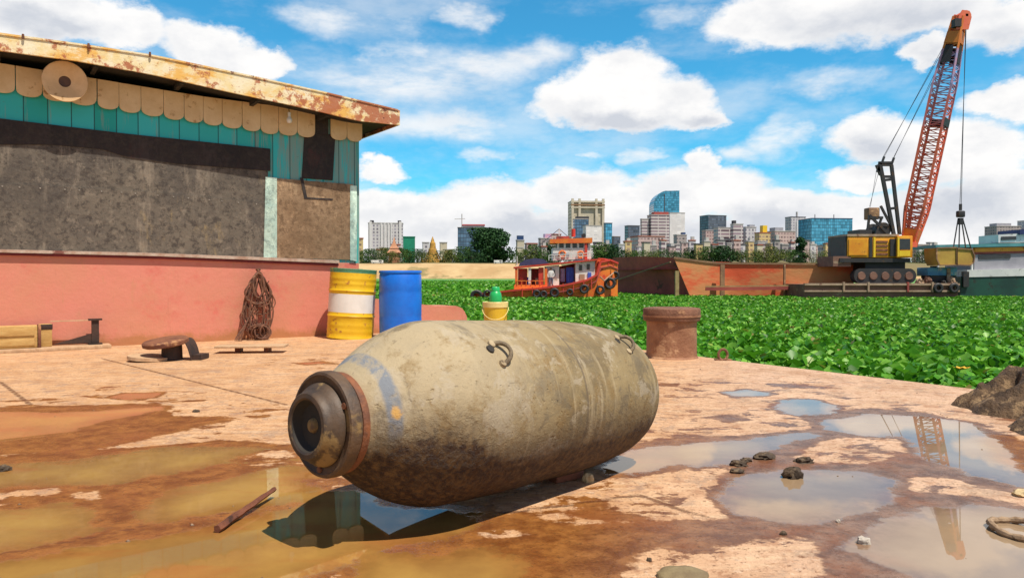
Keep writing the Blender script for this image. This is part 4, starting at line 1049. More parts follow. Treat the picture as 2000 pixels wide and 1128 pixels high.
# coil of rusty cable on the wall
M_cab = M('rusty_cable', (0.20, 0.085, 0.045), (0.09, 0.04, 0.025), (0.30, 0.16, 0.09), rough=0.8, sc=20, s3=15)
base_ = Wp(505, 660, 0.10); base_.z = 0.0
def wl3(s_, z_, o_): return base_ + EX * s_ + NW * o_ + ZV * z_
mb = MB(); rr = random.Random(3)
for i in range(15):
    w_ = 0.05 + 0.21 * rr.random(); sh = 0.05 * rr.uniform(-1, 1); zt_ = 0.90 + 0.05 * rr.random() - i * 0.004; zb_ = 0.06 + 0.45 * rr.random() ** 2.2; wob = rr.random() * 6
    pts = []
    for j in range(34):
        t = 2 * PI * j / 34
        z_ = (zt_ + zb_) / 2 + (zt_ - zb_) / 2 * math.cos(t)
        fw = (0.12 + 0.88 * ((zt_ - z_) / (zt_ - zb_)) ** 0.75) if z_ < zt_ else 0.12
        s_ = sh * (1 - z_) - 0.01 + w_ * math.sin(t) * fw * 1.15
        pts.append(wl3(s_ + 0.010 * math.sin(j * 1.1 + wob), z_, 0.02 + 0.012 * (i % 5) + 0.008 * math.sin(j * 0.9 + wob) + 0.07 * max(0, 0.35 - z_)))
    mb.tube(pts, 0.0075 + 0.003 * rr.random(), 7, closed=True)
for i in range(7):
    a_ = rr.random() * 6
    mb.tube([wl3(-0.02 + (0.06 + 0.025 * i / 7) * math.cos(t), 0.72 + 0.16 * math.sin(t), 0.07 + 0.012 * math.sin(2 * t + a_)) for t in [2 * PI * j / 20 for j in range(20)]], 0.010, 7, closed=True)
for i in range(7):
    cx_ = -0.14 + 0.27 * rr.random(); r_ = 0.06 + 0.05 * rr.random()
    mb.tube([wl3(cx_ + r_ * math.cos(t), 0.10 + 0.09 * math.sin(t) + 0.02 * i / 7, 0.10 + 0.03 * math.sin(t + i)) for t in [2 * PI * j / 18 for j in range(18)]], 0.010, 7, closed=True)
for i in range(5):
    mb.tube([wl3(-0.34 + 0.02 * i + 0.13 * t * t * 3, 0.015 + 0.85 * t ** 1.6 * (0.5 + 0.1 * i), 0.14 - 0.1 * t) for t in [j / 12 for j in range(13)]], 0.006, 6)
cc = centred(mb, 'cable_coil', M_cab, base_, 'tangled coil of rusty cable hanging against the red wall', 'cable coil')
wpart(MB().lathe([(0, 0.02), (0.12, 0.016), (0.13, 0)], 10, Matrix.Translation(wl3(0, 0.93, -0.05)) @ NW.to_track_quat('X', 'Z').to_matrix().to_4x4()), 'wall_hook', M_cab, house)

# plank on the deck below the coil
g_ = G(485, 690)
pk = empty('plank', (g_.x, g_.y, 0), 'thin tan plank propped just off the deck below the cable coil', 'plank')
M_plk = M('sun_bleached_wood', (0.58, 0.40, 0.24), (0.46, 0.29, 0.16), (0.3, 0.16, 0.08), rough=0.8, sc=6, st=(1, 5, 1))
wpart(MB().box((g_.x, g_.y + 0.12, 0.072), (0.74, 0.26, 0.022), 0.10, bev=0.004), 'board', M_plk, pk)
for s_ in (-1, 1): wpart(MB().box((g_.x + 0.16 * s_, g_.y + 0.16, 0.030), (0.05, 0.16, 0.058), 0.1), 'block', M_wood, pk)

# rusty hatch lid on a stub, bent plate, base ring
g_ = G(300, 708)
ht = empty('hatch_cover', (g_.x, g_.y + 0.22, 0), 'rusty round hatch lid on a short stub with a bent dark plate', 'hatch cover')
M_rd = M('brown_rust', (0.24, 0.095, 0.045), (0.14, 0.05, 0.03), (0.40, 0.20, 0.09), rough=0.8, sc=6, s3=5, bump=0.7)
M_rd2 = M('post_shadow_black', (0.06, 0.03, 0.02), (0.03, 0.018, 0.014), (0.14, 0.06, 0.03), rough=0.75, sc=8)
Tm = Matrix.Translation((0.02, 0, 0.15)) @ Matrix.Rotation(math.radians(7), 4, 'X') @ Matrix.Rotation(math.radians(-5), 4, 'Y') @ UP
MB().lathe([(0.0, 0.0), (0.0, 0.19), (0.012, 0.215), (0.045, 0.218), (0.06, 0.20), (0.066, 0.0)], 40, Tm).build('lid', M_rd, ht)
MB().lathe([(0.0, 0.12), (0.01, 0.10), (0.155, 0.095), (0.16, 0.0)], 28, Matrix.Translation((0.07, 0.02, 0)) @ UP).build('stub', M_rd2, ht)
MB().lathe([(0.0, 0.19), (0.002, 0.205), (0.035, 0.205), (0.038, 0.0)], 36, Matrix.Translation((-0.13, -0.03, 0.012)) @ Matrix.Rotation(math.radians(4), 4, 'Y') @ UP).build('base_ring', M_plk, ht)
mb = MB(); pts = []
for i in range(17):
    t = i / 16; pts.append((0.02 + 0.34 * t - 0.06 * t * t * t, 0.20 - 0.02 * t, 0.215 - (0.0 if t < 0.5 else 1.1 * (t - 0.5) ** 2)))
V1 = [(x, y, z) for x, y, z in pts] + [(x, y - 0.22, z + 0.0) for x, y, z in pts]
V2 = [(x - 0.004, y, z - 0.014) for x, y, z in V1]
fs = [(i, i + 1, 18 + i, 17 + i) for i in range(16)] + [(34 + i, 34 + 17 + i, 34 + 18 + i, 35 + i) for i in range(16)] + [(17 + i, 18 + i, 52 + i, 51 + i) for i in range(16)] + [(i, 34 + i, 35 + i, i + 1) for i in range(16)] + [(16, 50, 67, 33), (0, 17, 51, 34)]
mb.add(V1 + V2, fs); mb.box((0.33, 0.09, 0.03), (0.09, 0.2, 0.05)); mb.build('bent_plate', M_rd2, ht)

# low timber with crate and iron bracket at the left
g_ = G(60, 690)
tp = Wp(-250, 690, 0.16); tq = Wp(215, 676, 0.16); tp.z = tq.z = 0
md = (tp + tq) / 2
tm = MB().box(md + Vector((0, 0, 0.02)), ((tq - tp).length, 0.26, 0.04), math.atan2(tq.y - tp.y, tq.x - tp.x), bev=0.004)
centred(tm, 'floor_timber', M_plk, md, 'low tan timber lying along the foot of the red wall at the left', 'timber')
g_ = Wp(38, 684, 0.15); th_ = math.atan2(EX.y, EX.x)
crt = empty('wooden_crate', (g_.x, g_.y, 0.042), 'small tan wooden crate at the foot of the red wall, far left', 'crate', rz=th_)
M_crt = M('crate_wood', (0.56, 0.37, 0.13), (0.46, 0.27, 0.08), (0.3, 0.15, 0.05), rough=0.75, sc=7, st=(1, 1, 4))
MB().box((-0.08, 0, 0.125), (0.50, 0.16, 0.25), bev=0.012).build('body', M_crt, crt)
for z_ in (0.045, 0.155): MB().box((-0.09, -0.086, z_ + 0.02), (0.46, 0.012, 0.075), bev=0.003).build('slat', M_crt, crt)
MB().box((0.188, -0.005, 0.125), (0.03, 0.175, 0.262), bev=0.004).build('end_board', M_rd, crt)
g_ = Wp(148, 678, 0.13)
br = empty('iron_bracket', (g_.x, g_.y, 0.042), 'low iron frame with two posts and a thin top bar by the red wall', 'iron frame', rz=th_)
MB().box((-0.30, 0, 0.13), (0.13, 0.07, 0.26), bev=0.006).build('post', M_crt, br)
MB().box((-0.30, 0, 0.225), (0.142, 0.08, 0.06), bev=0.004).build('post_cap', M_rd2, br)
MB().box((0.20, 0, 0.15), (0.075, 0.05, 0.26)).box((0.20, 0, 0.292), (0.14, 0.09, 0.02)).box((0.20, 0, 0.008), (0.14, 0.09, 0.016)).build('post', M_rd2, br)
MB().box((-0.03, 0.01, 0.285), (0.44, 0.02, 0.012)).build('top_bar', M_plk, br)
MB().prism([(0.163, -0.01, 0.02), (0.163, -0.01, 0.13), (-0.22, -0.01, 0.02)], (0, 0.014, 0)).build('post_shadow_wedge', M_rd2, br)  # dark wedge plate built in the shape of the post's shadow
#SECTION3
# ------------------------------------------------------------------ barge
M_bside = M('rusty_orange_hull', (0.74, 0.24, 0.09), (0.60, 0.30, 0.11), (0.76, 0.12, 0.045), rough=0.75, sc=0.5, s3=0.30, t3=(0.44, 0.56), st=(0.5, 0.5, 1), bs=3, dist=0.1)
M_bdark = M('dark_rust_hull', (0.48, 0.095, 0.07), (0.30, 0.06, 0.05), (0.14, 0.05, 0.035), rough=0.8, sc=0.4, s3=0.5)
M_brail = M('barge_coaming', (0.34, 0.20, 0.10), (0.22, 0.12, 0.07), (0.5, 0.3, 0.15), rough=0.8, sc=0.8)
M_pile = M('weathered_yellow_post', (0.42, 0.32, 0.14), (0.28, 0.2, 0.08), rough=0.8, sc=2)
Dn, Df = 62.0, 60.0
def V_(px, py, D): return P(px, py, D)
a0 = V_(1316, 503, Dn); a1 = V_(1352, 582, Dn); a1.z = WATER - 0.3
b0 = V_(1410, 514, Dn + 0.2); b1 = Vector((b0.x, b0.y, WATER - 0.3))
c0_ = V_(1668, 516, 60.5); c1_ = Vector((c0_.x, c0_.y, WATER - 0.3))
w0_ = V_(1196, 503, 74); w1_ = Vector((w0_.x, w0_.y, WATER - 0.3))
barge = empty('barge', (a0.x + 8, Dn, WATER), 'long rusty orange cargo barge moored beyond the water plants', 'barge')
def quadstrip(mb_, tops, bots, mi=0):
    m_ = len(tops); vs = list(tops) + list(bots)
    return mb_.add(vs, [(i, i + 1, m_ + i + 1, m_ + i) for i in range(m_ - 1)], mi)
topc = []
for i in range(9):
    t = i / 8; x = a0.x + (b0.x - a0.x) * t; topc.append(Vector((x, a0.y + (b0.y - a0.y) * t, b0.z + (a0.z - b0.z) * (1 - t) ** 1.4 * (1 + 0.25 * t))))
topc += [b0.lerp(c0_, i / 10) for i in range(1, 11)]
bot = []
for q in topc:
    t = (q.x - topc[0].x) / (topc[-1].x - topc[0].x)
    bot.append(Vector((a1.x + (c1_.x - a1.x) * t, q.y, WATER - 0.3)))
wpart(quadstrip(MB(), topc, bot), 'side', M_bside, barge)
bow = MB(); quadstrip(bow, [w0_, w0_.lerp(a0, 0.5) + ZV * 0.12, a0], [w1_, w1_.lerp(a1, 0.5), a1])
wpart(bow, 'bow', M_bdark, barge)
bk = Vector((6, 13, 0))
quad_ = [a0, c0_, c0_ + Vector((3, 12, 0)), w0_]
fl_ = topc + [c0_ + Vector((3, 12, 0)), w0_]; mb = MB(); mb.add([Vector((q.x, q.y + 0.03, min(q.z, b0.z) - 0.5)) for q in fl_], [tuple(range(len(fl_)))]); wpart(mb, 'hold_floor', M_bdark, barge)
mb = MB(); quadstrip(mb, [w0_, w0_.lerp(c0_ + Vector((3, 12, 0)), 0.5), c0_ + Vector((3, 12, 0)), c0_], [q - ZV * 3 for q in (w0_, w0_.lerp(c0_ + Vector((3, 12, 0)), 0.5), c0_ + Vector((3, 12, 0)), c0_)]); wpart(mb, 'far_side', M_bside, barge)
mb = MB()
for p_, q in zip(topc, topc[1:]): mb.bar(p_ + Vector((0, 0.0, 0)), q + Vector((0, 0.0, 0)), 0.16)
wpart(mb, 'coaming', M_brail, barge)
for px, w_ in ((1410, 0.35), (1531, 0.12)):
    q = V_(px, 530, 61.6 if px < 1500 else 61.0); q.y -= 0.12
    wpart(MB().box((q.x, q.y, 0.3), (w_, 0.25, 2.9)), 'rib', M_brail, barge)
q = V_(1308, 560, 64.2); wpart(MB().box((q.x, q.y - 2.8, 0.1), (0.30, 0.30, 2.3)), 'bow_post', M_pile, barge)
wpart(MB().bar(w0_.lerp(w1_, 0.6) + Vector((0, -0.3, 0)), a0.lerp(a1, 0.1) + Vector((-0.5, -0.3, 0)), 0.10), 'bow_brace', M_brail, barge)
mb = MB()
hl, hr = V_(1378, 564, 61.0), V_(1570, 562, 60.2)
mb.bar(hl, hr, 0.26); wpart(mb, 'rubbing_strake', M_bdark, barge)
wpart(MB().bar(hl + ZV * 0.2, hr + ZV * 0.2, 0.10), 'strake_cap', M_pile, barge)
# earth load heaped along the barge
vs, fs = [], []
for i in range(61):
    for j in range(9):
        t, s_ = i / 60, j / 8
        q = b0.lerp(c0_, t) + Vector((0, 1.0 + 9 * s_, 0)); z = -0.45 + 0.95 * math.sin(PI * s_) ** 0.7 * (0.45 + 0.5 * mnoise.noise(Vector((t * 7, s_ * 2, 2))) + 0.3 * mnoise.noise(Vector((t * 25, s_ * 5, 7))))
        vs.append(q + ZV * z)
for i in range(60):
    for j in range(8): fs.append((i * 9 + j, i * 9 + j + 1, (i + 1) * 9 + j + 1, (i + 1) * 9 + j))
o = centred(MB().add(vs, fs), 'earth_load', M_earth, b0, 'tan earth heaped in the barge hold', 'earth load')

# ------------------------------------------------------------------ crane pontoon, crane, grab
DC = 57.0
def C3(px, py, dd=0.0): return P(px, py, DC + dd)
pon = empty('work_pontoon', (C3(1680, 560).x, DC, WATER), 'low pontoon with pale edges carrying the crawler crane', 'pontoon')
M_conc = M('pale_timber_edge', (0.46, 0.34, 0.24), (0.33, 0.22, 0.14), (0.2, 0.1, 0.07), rough=0.85, sc=1.2)
M_psid = M('pontoon_rust_side', (0.24, 0.13, 0.09), (0.15, 0.08, 0.06), (0.33, 0.24, 0.16), rough=0.85, sc=1.0, st=(0.3, 1, 1))
pl_, pr_ = C3(1572, 555), C3(1872, 553)
wpart(MB().box(((pl_.x + pr_.x) / 2, DC + 2.6, (pl_.z + WATER) / 2 - 0.1), (pr_.x - pl_.x, 5.0, pl_.z - WATER + 0.2)), 'hull', M_psid, pon)
wpart(MB().box(((pl_.x + pr_.x) / 2, DC + 0.02, pl_.z + 0.0), (pr_.x - pl_.x + 0.1, 0.25, 0.16)), 'edge_beam', M_conc, pon)
wpart(MB().box(((pl_.x + pr_.x) / 2, DC + 0.02, C3(1700, 568).z), (pr_.x - pl_.x + 0.1, 0.2, 0.12)), 'edge_beam', M_conc, pon)
for px in (1647, 1695, 1772, 1820, 1866):
    q = C3(px, 560); wpart(MB().box((q.x, DC - 0.05, q.z), (0.14, 0.2, 0.75)), 'fender_post', M_conc if px != 1772 else M_bdark, pon)
deckz = pl_.z
M_cy = M('crane_yellow', (0.80, 0.38, 0.02), (0.72, 0.27, 0.015), (0.40, 0.15, 0.03), rough=0.45, sc=1.2, s3=1.5, t3=(0.6, 0.68), bump=0.1)
M_cy2 = M('crane_bright_yellow', (0.84, 0.60, 0.03), (0.78, 0.50, 0.02), rough=0.45, sc=2, bump=0)
M_blk = M('black_steel', (0.022, 0.024, 0.028), (0.035, 0.034, 0.034), (0.08, 0.05, 0.03), rough=0.6, sc=2)
M_or = M('boom_red_orange', (0.86, 0.20, 0.09), (0.80, 0.15, 0.08), (0.66, 0.12, 0.07), rough=0.5, sc=1.0, bump=0)  # lightened: bright sky bleeding round the thin bars is put into the colour
M_or2 = M('boom_orange', (0.78, 0.25, 0.03), (0.70, 0.18, 0.03), rough=0.5, sc=1.0, bump=0)
M_pk = M('faded_mauve_paint', (0.50, 0.34, 0.50), (0.64, 0.28, 0.34), (0.34, 0.36, 0.62), rough=0.6, sc=0.6, s3=0.4, t3=(0.5, 0.6), bump=0)
M_orp = M('boom_pink_red', (0.78, 0.20, 0.15), (0.66, 0.20, 0.20), (0.62, 0.36, 0.40), rough=0.5, sc=0.8, bump=0)  # pinker, with the same sky bleed put into the colour
M_glass = M('dark_glass', (0.02, 0.028, 0.035), (0.03, 0.04, 0.05), rough=0.08, bump=0)
crane = empty('crawler_crane', (C3(1715, 550).x, DC + 2.5, deckz), 'yellow crawler crane with tall red lattice boom on the pontoon', 'crane')
def cbox(px0, py0, px1, py1, d0, d1, nm_, mt, par=None, bev=0.0, label=None):
    A0, B0 = C3(px0, py1, d0), C3(px1, py0, d0)
    return wpart(MB().box(((A0.x + B0.x) / 2, DC + (d0 + d1) / 2, (A0.z + B0.z) / 2), (B0.x - A0.x, d1 - d0, B0.z - A0.z), bev=bev), nm_, mt, par or crane, label)
def track(px0, px1, py0, py1, d0, d1):
    A0, B0 = C3(px0, py1, d0), C3(px1, py0, d0); r_ = (B0.z - A0.z) / 2; zc = (A0.z + B0.z) / 2; pts = []
    for i in range(13): a = PI / 2 + PI * i / 12; pts.append((A0.x + r_ + r_ * math.cos(a), DC + d0, zc + r_ * math.sin(a)))
    for i in range(13): a = -PI / 2 + PI * i / 12; pts.append((B0.x - r_ + r_ * math.cos(a), DC + d0, zc + r_ * math.sin(a)))
    t = wpart(MB().prism(pts, (0, d1 - d0, 0)), 'track', M_blk, crane)
    for i in range(5):
        x = A0.x + r_ + (B0.x - A0.x - 2 * r_) * i / 4
        wpart(MB().lathe([(0, r_ * 0.55), (0.08, r_ * 0.5), (0.08, 0)], 16, Matrix.Translation((x, DC + d0, zc)) @ Matrix.Rotation(-PI / 2, 4, 'Z')), 'track_wheel', M_psid, t)
track(1668, 1790, 524, 553, 0.9, 1.6); track(1668, 1790, 524, 553, 4.0, 4.7)
cbox(1690, 512, 1768, 530, 1.4, 4.2, 'turntable', M_blk)
cbox(1640, 504, 1778, 512, 0.9, 4.6, 'platform', M_blk)
cbox(1627, 500, 1662, 520, 1.0, 4.0, 'counterweight', M_psid)
hs = cbox(1655, 461, 1752, 503, 1.0, 4.4, 'machinery_house', M_cy, bev=0.06)
cbox(1658, 466, 1694, 498, 0.95, 1.0, 'side_panel', M_cy, hs, label='plain orange yellow panel')
cbox(1698, 463, 1704, 502, 0.93, 0.99, 'door_gap', M_blk, hs)
cbox(1706, 463, 1710, 502, 0.94, 0.99, 'door_frame', M_cy2, hs)
for y_ in (470, 478, 486, 494): cbox(1712, y_, 1734, y_ + 4, 0.955, 0.99, 'louvre', M_rd, hs)
cbox(1651, 461, 1656, 503, 1.1, 4.3, 'rear_frame', M_blk)
cbox(1655, 457, 1756, 461, 0.95, 4.5, 'roof_plate', M_conc)
cab = cbox(1752, 460, 1783, 503, 0.7, 2.6, 'cab', M_cy, bev=0.05)
cbox(1739, 466, 1753, 500, 0.86, 0.98, 'cab_door_gap', M_blk)
cbox(1757, 466, 1778, 487, 0.66, 0.70, 'window', M_glass, cab)
cbox(1753, 463, 1757, 501, 0.64, 0.70, 'window_frame', M_cy2, cab)
cbox(1757, 489, 1778, 500, 0.65, 0.70, 'door_panel', M_cy2, cab)
# winches and exhaust clutter on the roof
cbox(1679, 448, 1703, 457, 1.5, 3.6, 'winch_box', M_blk)
wpart(MB().lathe([(-0.9, 0.55), (-0.85, 0.6), (-0.8, 0.4), (0.8, 0.4), (0.85, 0.6), (0.9, 0.55)], 24, Matrix.Translation(C3(1715, 450, 2.6)) @ Matrix.Rotation(PI / 2, 4, 'Z')), 'winch_drum', M_blk, crane)
gan = MB()
for dd in (1.7, 3.7):
    gan.bar(C3(1746, 460, dd), C3(1719, 322, dd), 0.24)
    gan.bar(C3(1757, 458, dd), C3(1741, 322, dd), 0.22) if dd < 2 else None
for (x0, y0, x1, y1) in ((1719, 322, 1741, 322), (1725, 352, 1744, 350), (1734, 408, 1750, 406), (1714, 336, 1719, 318), (1712, 322, 1720, 342), (1716, 318, 1741, 318), (1722, 345, 1745, 345)):
    gan.bar(C3(x0, y0, 1.7), C3(x1, y1, 1.7), 0.2)
for (x, y) in ((1719, 322), (1741, 322), (1734, 408)): gan.bar(C3(x, y, 1.7), C3(x, y, 3.7), 0.14)
gan.bar(C3(1741, 322, 3.7), C3(1719, 322, 3.7), 0.2)
gan.bar(C3(1741, 322, 1.7), C3(1746, 308, 1.7), 0.14); gan.bar(C3(1721, 322, 1.7), C3(1727, 306, 1.7), 0.14)
G_ = wpart(gan, 'gantry', M_blk, crane)
bst = MB()
for dd in (1.7, 3.7):
    bst.bar(C3(1698, 420, dd), C3(1735, 458, dd), 0.18); bst.bar(C3(1698, 420, dd), C3(1694, 455, dd), 0.16); bst.bar(C3(1720, 402, dd), C3(1740, 440, dd), 0.16)
    bst.bar(C3(1698, 425, dd), C3(1724, 425, dd), 0.2); bst.bar(C3(1705, 440, dd), C3(1735, 440, dd), 0.15); bst.bar(C3(1710, 458, dd), C3(1722, 425, dd), 0.15)
bst.bar(C3(1698, 425, 1.7), C3(1698, 425, 3.7), 0.15); wpart(bst, 'winch_frame', M_blk, crane)
cbox(1697, 405, 1719, 428, 1.7, 2.6, 'rear_tank', M_brail, bev=0.08)
# lattice boom
foot, tip = C3(1776, 478, 2.2), C3(1874, 34, 0.4)
bax = (tip - foot); BLn = bax.length; bax.normalize()
sd1 = bax.cross(Vector((0, 1, 0))).normalized(); sd2 = sd1.cross(bax).normalized()
rot_ = math.radians(45)
e1 = sd1 * math.cos(rot_) + sd2 * math.sin(rot_); e2 = -sd1 * math.sin(rot_) + sd2 * math.cos(rot_)
def bw_(t): return 0.36 + (0.66 - 0.36) * min(1, t / 0.16) if t < 0.16 else (0.66 if t < 0.72 else 0.66 - (0.66 - 0.34) * (t - 0.72) / 0.28)
def bpnt(t, i, j): return foot + bax * BLn * t + e1 * (i * bw_(t)) + e2 * (j * bw_(t))
boom = wpart(MB().box(foot, (0.5, 1.4, 0.4)), 'boom', M_or, crane)
def seg_(t0, t1, nb, mt, name, w_=0.13, lw=0.055):
    ch = MB()
    ts = [t0 + (t1 - t0) * i / nb for i in range(nb + 1)]
    for i, j in ((-1, -1), (-1, 1), (1, 1), (1, -1)):
        for q0, q1 in zip(ts, ts[1:]): ch.bar(bpnt(q0, i, j), bpnt(q1, i, j), w_)
    cs = [(-1, -1), (-1, 1), (1, 1), (1, -1)]
    for kf in range(4):
        (i0, j0), (i1, j1) = cs[kf], cs[(kf + 1) % 4]
        for n_, (q0, q1) in enumerate(zip(ts, ts[1:])):
            if n_ % 2 == 0: ch.bar(bpnt(q0, i0, j0), bpnt(q1, i1, j1), lw)
            else: ch.bar(bpnt(q0, i1, j1), bpnt(q1, i0, j0), lw)
            ch.bar(bpnt(q1, i0, j0), bpnt(q1, i1, j1), lw)
    return wpart(ch, name, mt, boom)
seg_(0.0, 0.22, 9, M_or, 'foot_section', 0.20, 0.08)
seg_(0.22, 0.52, 11, M_or, 'lattice_section', 0.18, 0.065)
seg_(0.52, 0.66, 6, M_orp, 'lattice_section', 0.16, 0.06)
seg_(0.66, 0.86, 8, M_pk, 'upper_section', 0.15, 0.06)
seg_(0.86, 1.0, 6, M_or2, 'top_section', 0.15, 0.07)
# plates on the boom: black tank bands, orange plates near the tip
def bplate(t0, t1, k, mt, nm_, off=0.10, lo_=-1, hi_=1):
    cs = [(-1, -1), (-1, 1), (1, 1), (1, -1)]; (i0, j0), (i1, j1) = cs[k], cs[(k + 1) % 4]
    def pt(t, f): 
        a, b = bpnt(t, i0, j0), bpnt(t, i1, j1); c = foot + bax * BLn * t
        m_ = a.lerp(b, (f + 1) / 2); return m_ + (a.lerp(b, .5) - c).normalized() * off
    nn_ = ((bpnt(t0, i0, j0) + bpnt(t0, i1, j1)) / 2 - (foot + bax * BLn * t0)).normalized()
    wpart(MB().prism([pt(t0, lo_), pt(t0, hi_), pt(t1, hi_), pt(t1, lo_)], -nn_ * 0.04), nm_, mt, boom)
for kf in range(4):
    bplate(0.885, 0.935, kf, M_or2, 'splice_plate')
for kf in range(4): bplate(0.80, 0.875, kf, M_blk, 'dark_plate', lo_=-0.75, hi_=0.4)
bplate(0.53, 0.565, 0, M_blk, 'ring_plate'); bplate(0.53, 0.565, 1, M_blk, 'ring_plate'); 
for kf in (0, 1, 2, 3): bplate(0.0, 0.07, kf, M_or2, 'foot_plate')
# head sheaves
hm = Matrix.Translation(tip + bax * 0.2) @ Matrix.Rotation(PI / 2, 4, 'Z')
for dx in (-0.3, 0.0, 0.3): wpart(MB().lathe([(dx - 0.06, 0.42), (dx, 0.36), (dx + 0.06, 0.42)], 24, Matrix.Translation(C3(1881, 34, 0.4)) @ Matrix.Rotation(PI / 2, 4, 'Z')), 'head_sheave', M_or, boom)
hd_ = MB(); c_ = C3(1881, 34, 0.4)
for dy in (-0.5, 0.5): hd_.prism([C3(1860, 62, 0.4) + Vector((0, dy, 0)), C3(1884, 62, 0.4) + Vector((0, dy, 0)), C3(1890, 38, 0.4) + Vector((0, dy, 0)), C3(1886, 26, 0.4) + Vector((0, dy, 0)), C3(1872, 24, 0.4) + Vector((0, dy, 0)), C3(1866, 34, 0.4) + Vector((0, dy, 0))], (0, 0.06, 0))
hd_.box(c_, (0.2, 1.0, 0.2)); wpart(hd_, 'boom_head', M_or, boom)
wpart(MB().box(C3(1868, 46, 0.0), (0.5, 0.5, 0.6)), 'head_box', M_blk, boom)
# cables
M_wire = M('wire_rope', (0.05, 0.05, 0.055), rough=0.5, bump=0)
def wire(name, A0, B0, r_=0.02, par=crane, sag=0.0, n_=8):
    pts = [A0.lerp(B0, i / n_) - ZV * sag * math.sin(PI * i / n_) for i in range(n_ + 1)]
    return wpart(MB().tube(pts, r_, 5), name, M_wire, par)
for (x0, y0, x1, y1, dd) in ((1727, 306, 1862, 55, 1.7), (1746, 308, 1866, 60, 1.7), (1724, 308, 1858, 70, 3.0), (1744, 310, 1864, 75, 3.0)):
    wire('pendant', C3(x0, y0, dd), C3(x1, y1, 0.6), 0.018)
wire('pendant', C3(1716, 336, 2.0), C3(1698, 404, 2.0), 0.016); wire('pendant', C3(1712, 332, 2.6), C3(1700, 404, 2.6), 0.016)
grabtop = C3(1876, 402, 0.4)
for dx in (-0.05, 0.06): wire('hoist_rope', C3(1887, 36, 0.4) + Vector((0, dx, 0)), grabtop + Vector((dx, 0, 0)), 0.022)
M_gy = M('grab_ochre', (0.52, 0.34, 0.06), (0.42, 0.25, 0.05), (0.62, 0.50, 0.2), rough=0.7, sc=1.0, s3=0.8)
grab = empty('clamshell_grab', C3(1868, 518, 0.4), 'ochre clamshell grab hanging from the crane hoist rope', 'grab')
hb = MB(); hb.box(grabtop - ZV * 0.1, (0.16, 0.16, 0.5)); hb.box(C3(1876, 418, 0.4), (0.55, 0.4, 0.5), bev=0.08); hb.box(C3(1876, 432, 0.4), (0.3, 0.3, 0.5))
wpart(hb, 'head_block', M_blk, grab)
for x1, dd in ((1862, 0.0), (1873, 0.0), (1886, 0.9), (1896, 0.2)): wire('arm', C3(1875 + (x1 - 1876) * 0.25, 426, 0.4), C3(x1, 484, dd + 0.2), 0.05, grab, n_=2)
for s_, (xa, xb) in ((-1, (1829, 1868)), (1, (1868, 1903))):
    A0, B0 = C3(xa, 518), C3(xb, 483)
    if s_ < 0: pl = [C3(xa, 484), C3(xb, 483), C3(xb, 517), C3(xa + 6, 518), C3(xa, 505)]
    else: pl = [C3(xa + 0.5, 485), C3(xb - 5, 487), C3(xb, 500), C3(xb - 2, 512), C3(xb - 9, 518), C3(xa + 0.5, 517)]
    jw = wpart(MB().prism([q + Vector((0, 0, 0)) for q in pl], (0, 1.7, 0)), 'jaw', M_gy, grab)
    mb = MB()
    for (q0, q1) in zip(pl, pl[1:] + pl[:1]): mb.bar(q0 - Vector((0, 0.03, 0)), q1 - Vector((0, 0.03, 0)), 0.09)
    wpart(mb, 'jaw_rim', M_brail, jw)
# clutter on the pontoon right of the crane
def junk(px0, py0, px1, py1, d0, d1, nm_, mt, label, cat, bev=0.05, extra=None):
    A0, B0 = C3(px0, py1, d0), C3(px1, py0, d0)
    c_ = ((A0.x + B0.x) / 2, DC + (d0 + d1) / 2, A0.z)
    e = empty(nm_, c_, label, cat)
    wpart(MB().box((c_[0], c_[1], (A0.z + B0.z) / 2), (B0.x - A0.x, d1 - d0, B0.z - A0.z), bev=bev), 'body', mt, e)
    return e
M_bl2 = M('blue_machine_paint', (0.05, 0.20, 0.42), (0.10, 0.34, 0.46), (0.4, 0.45, 0.45), rough=0.5, sc=1.5, s3=1.0)
e = junk(1812, 522, 1870, 538, 1.0, 2.6, 'blue_generator', M_bl2, 'blue generator box standing on the pontoon under the grab', 'generator')
cbox(1850, 524, 1857, 548, 0.9, 0.98, 'pale_panel', M_conc, e); cbox(1818, 538, 1868, 551, 1.1, 2.5, 'skid', M_blk, e); cbox(1822, 519, 1830, 522, 1.4, 1.8, 'exhaust_cap', M_blk, e)
pr_rng = random.Random(5)
for i, (px, w_, h_, lb_) in enumerate(((1796, 14, 12, 'brown heap of gear beside the crane tracks'), (1812, 11, 16, 'tan bundle of gear left of the blue generator'), (1840, 10, 9, 'small dark bundle of gear below the blue generator'), (1858, 12, 14, 'tan drum shaped bundle at the right end of the pontoon'))):
    q = C3(px, 553, 0.5); noisy_rock((q.x, q.y, deckz), (w_ / F * DC * 0.5, 0.4, h_ / F * DC * 0.75), [M_conc, M_psid, M_blk, M_conc][i], lb_, 'gear', 'gear_bundle', 20 + i, 3, 0.5, group='gear lying on the pontoon')
for i, (px, lb_) in enumerate(((1832, 'tyre hanging below the blue generator on the pontoon side'), (1863, 'tyre hanging at the right end of the pontoon side'))):
    q = C3(px, 562, -0.15); mt_ = Matrix.Translation(q) @ Matrix.Rotation(PI / 2, 4, 'Z')
    centred(MB().lathe([(-0.12, 0.18), (-0.14, 0.30), (-0.08, 0.38), (0.08, 0.38), (0.14, 0.30), (0.12, 0.18), (-0.12, 0.18)], 24, mt_, cap=False), 'tyre', M_blk, q, lb_, 'tyre', 'tyres hung on the crane pontoon')

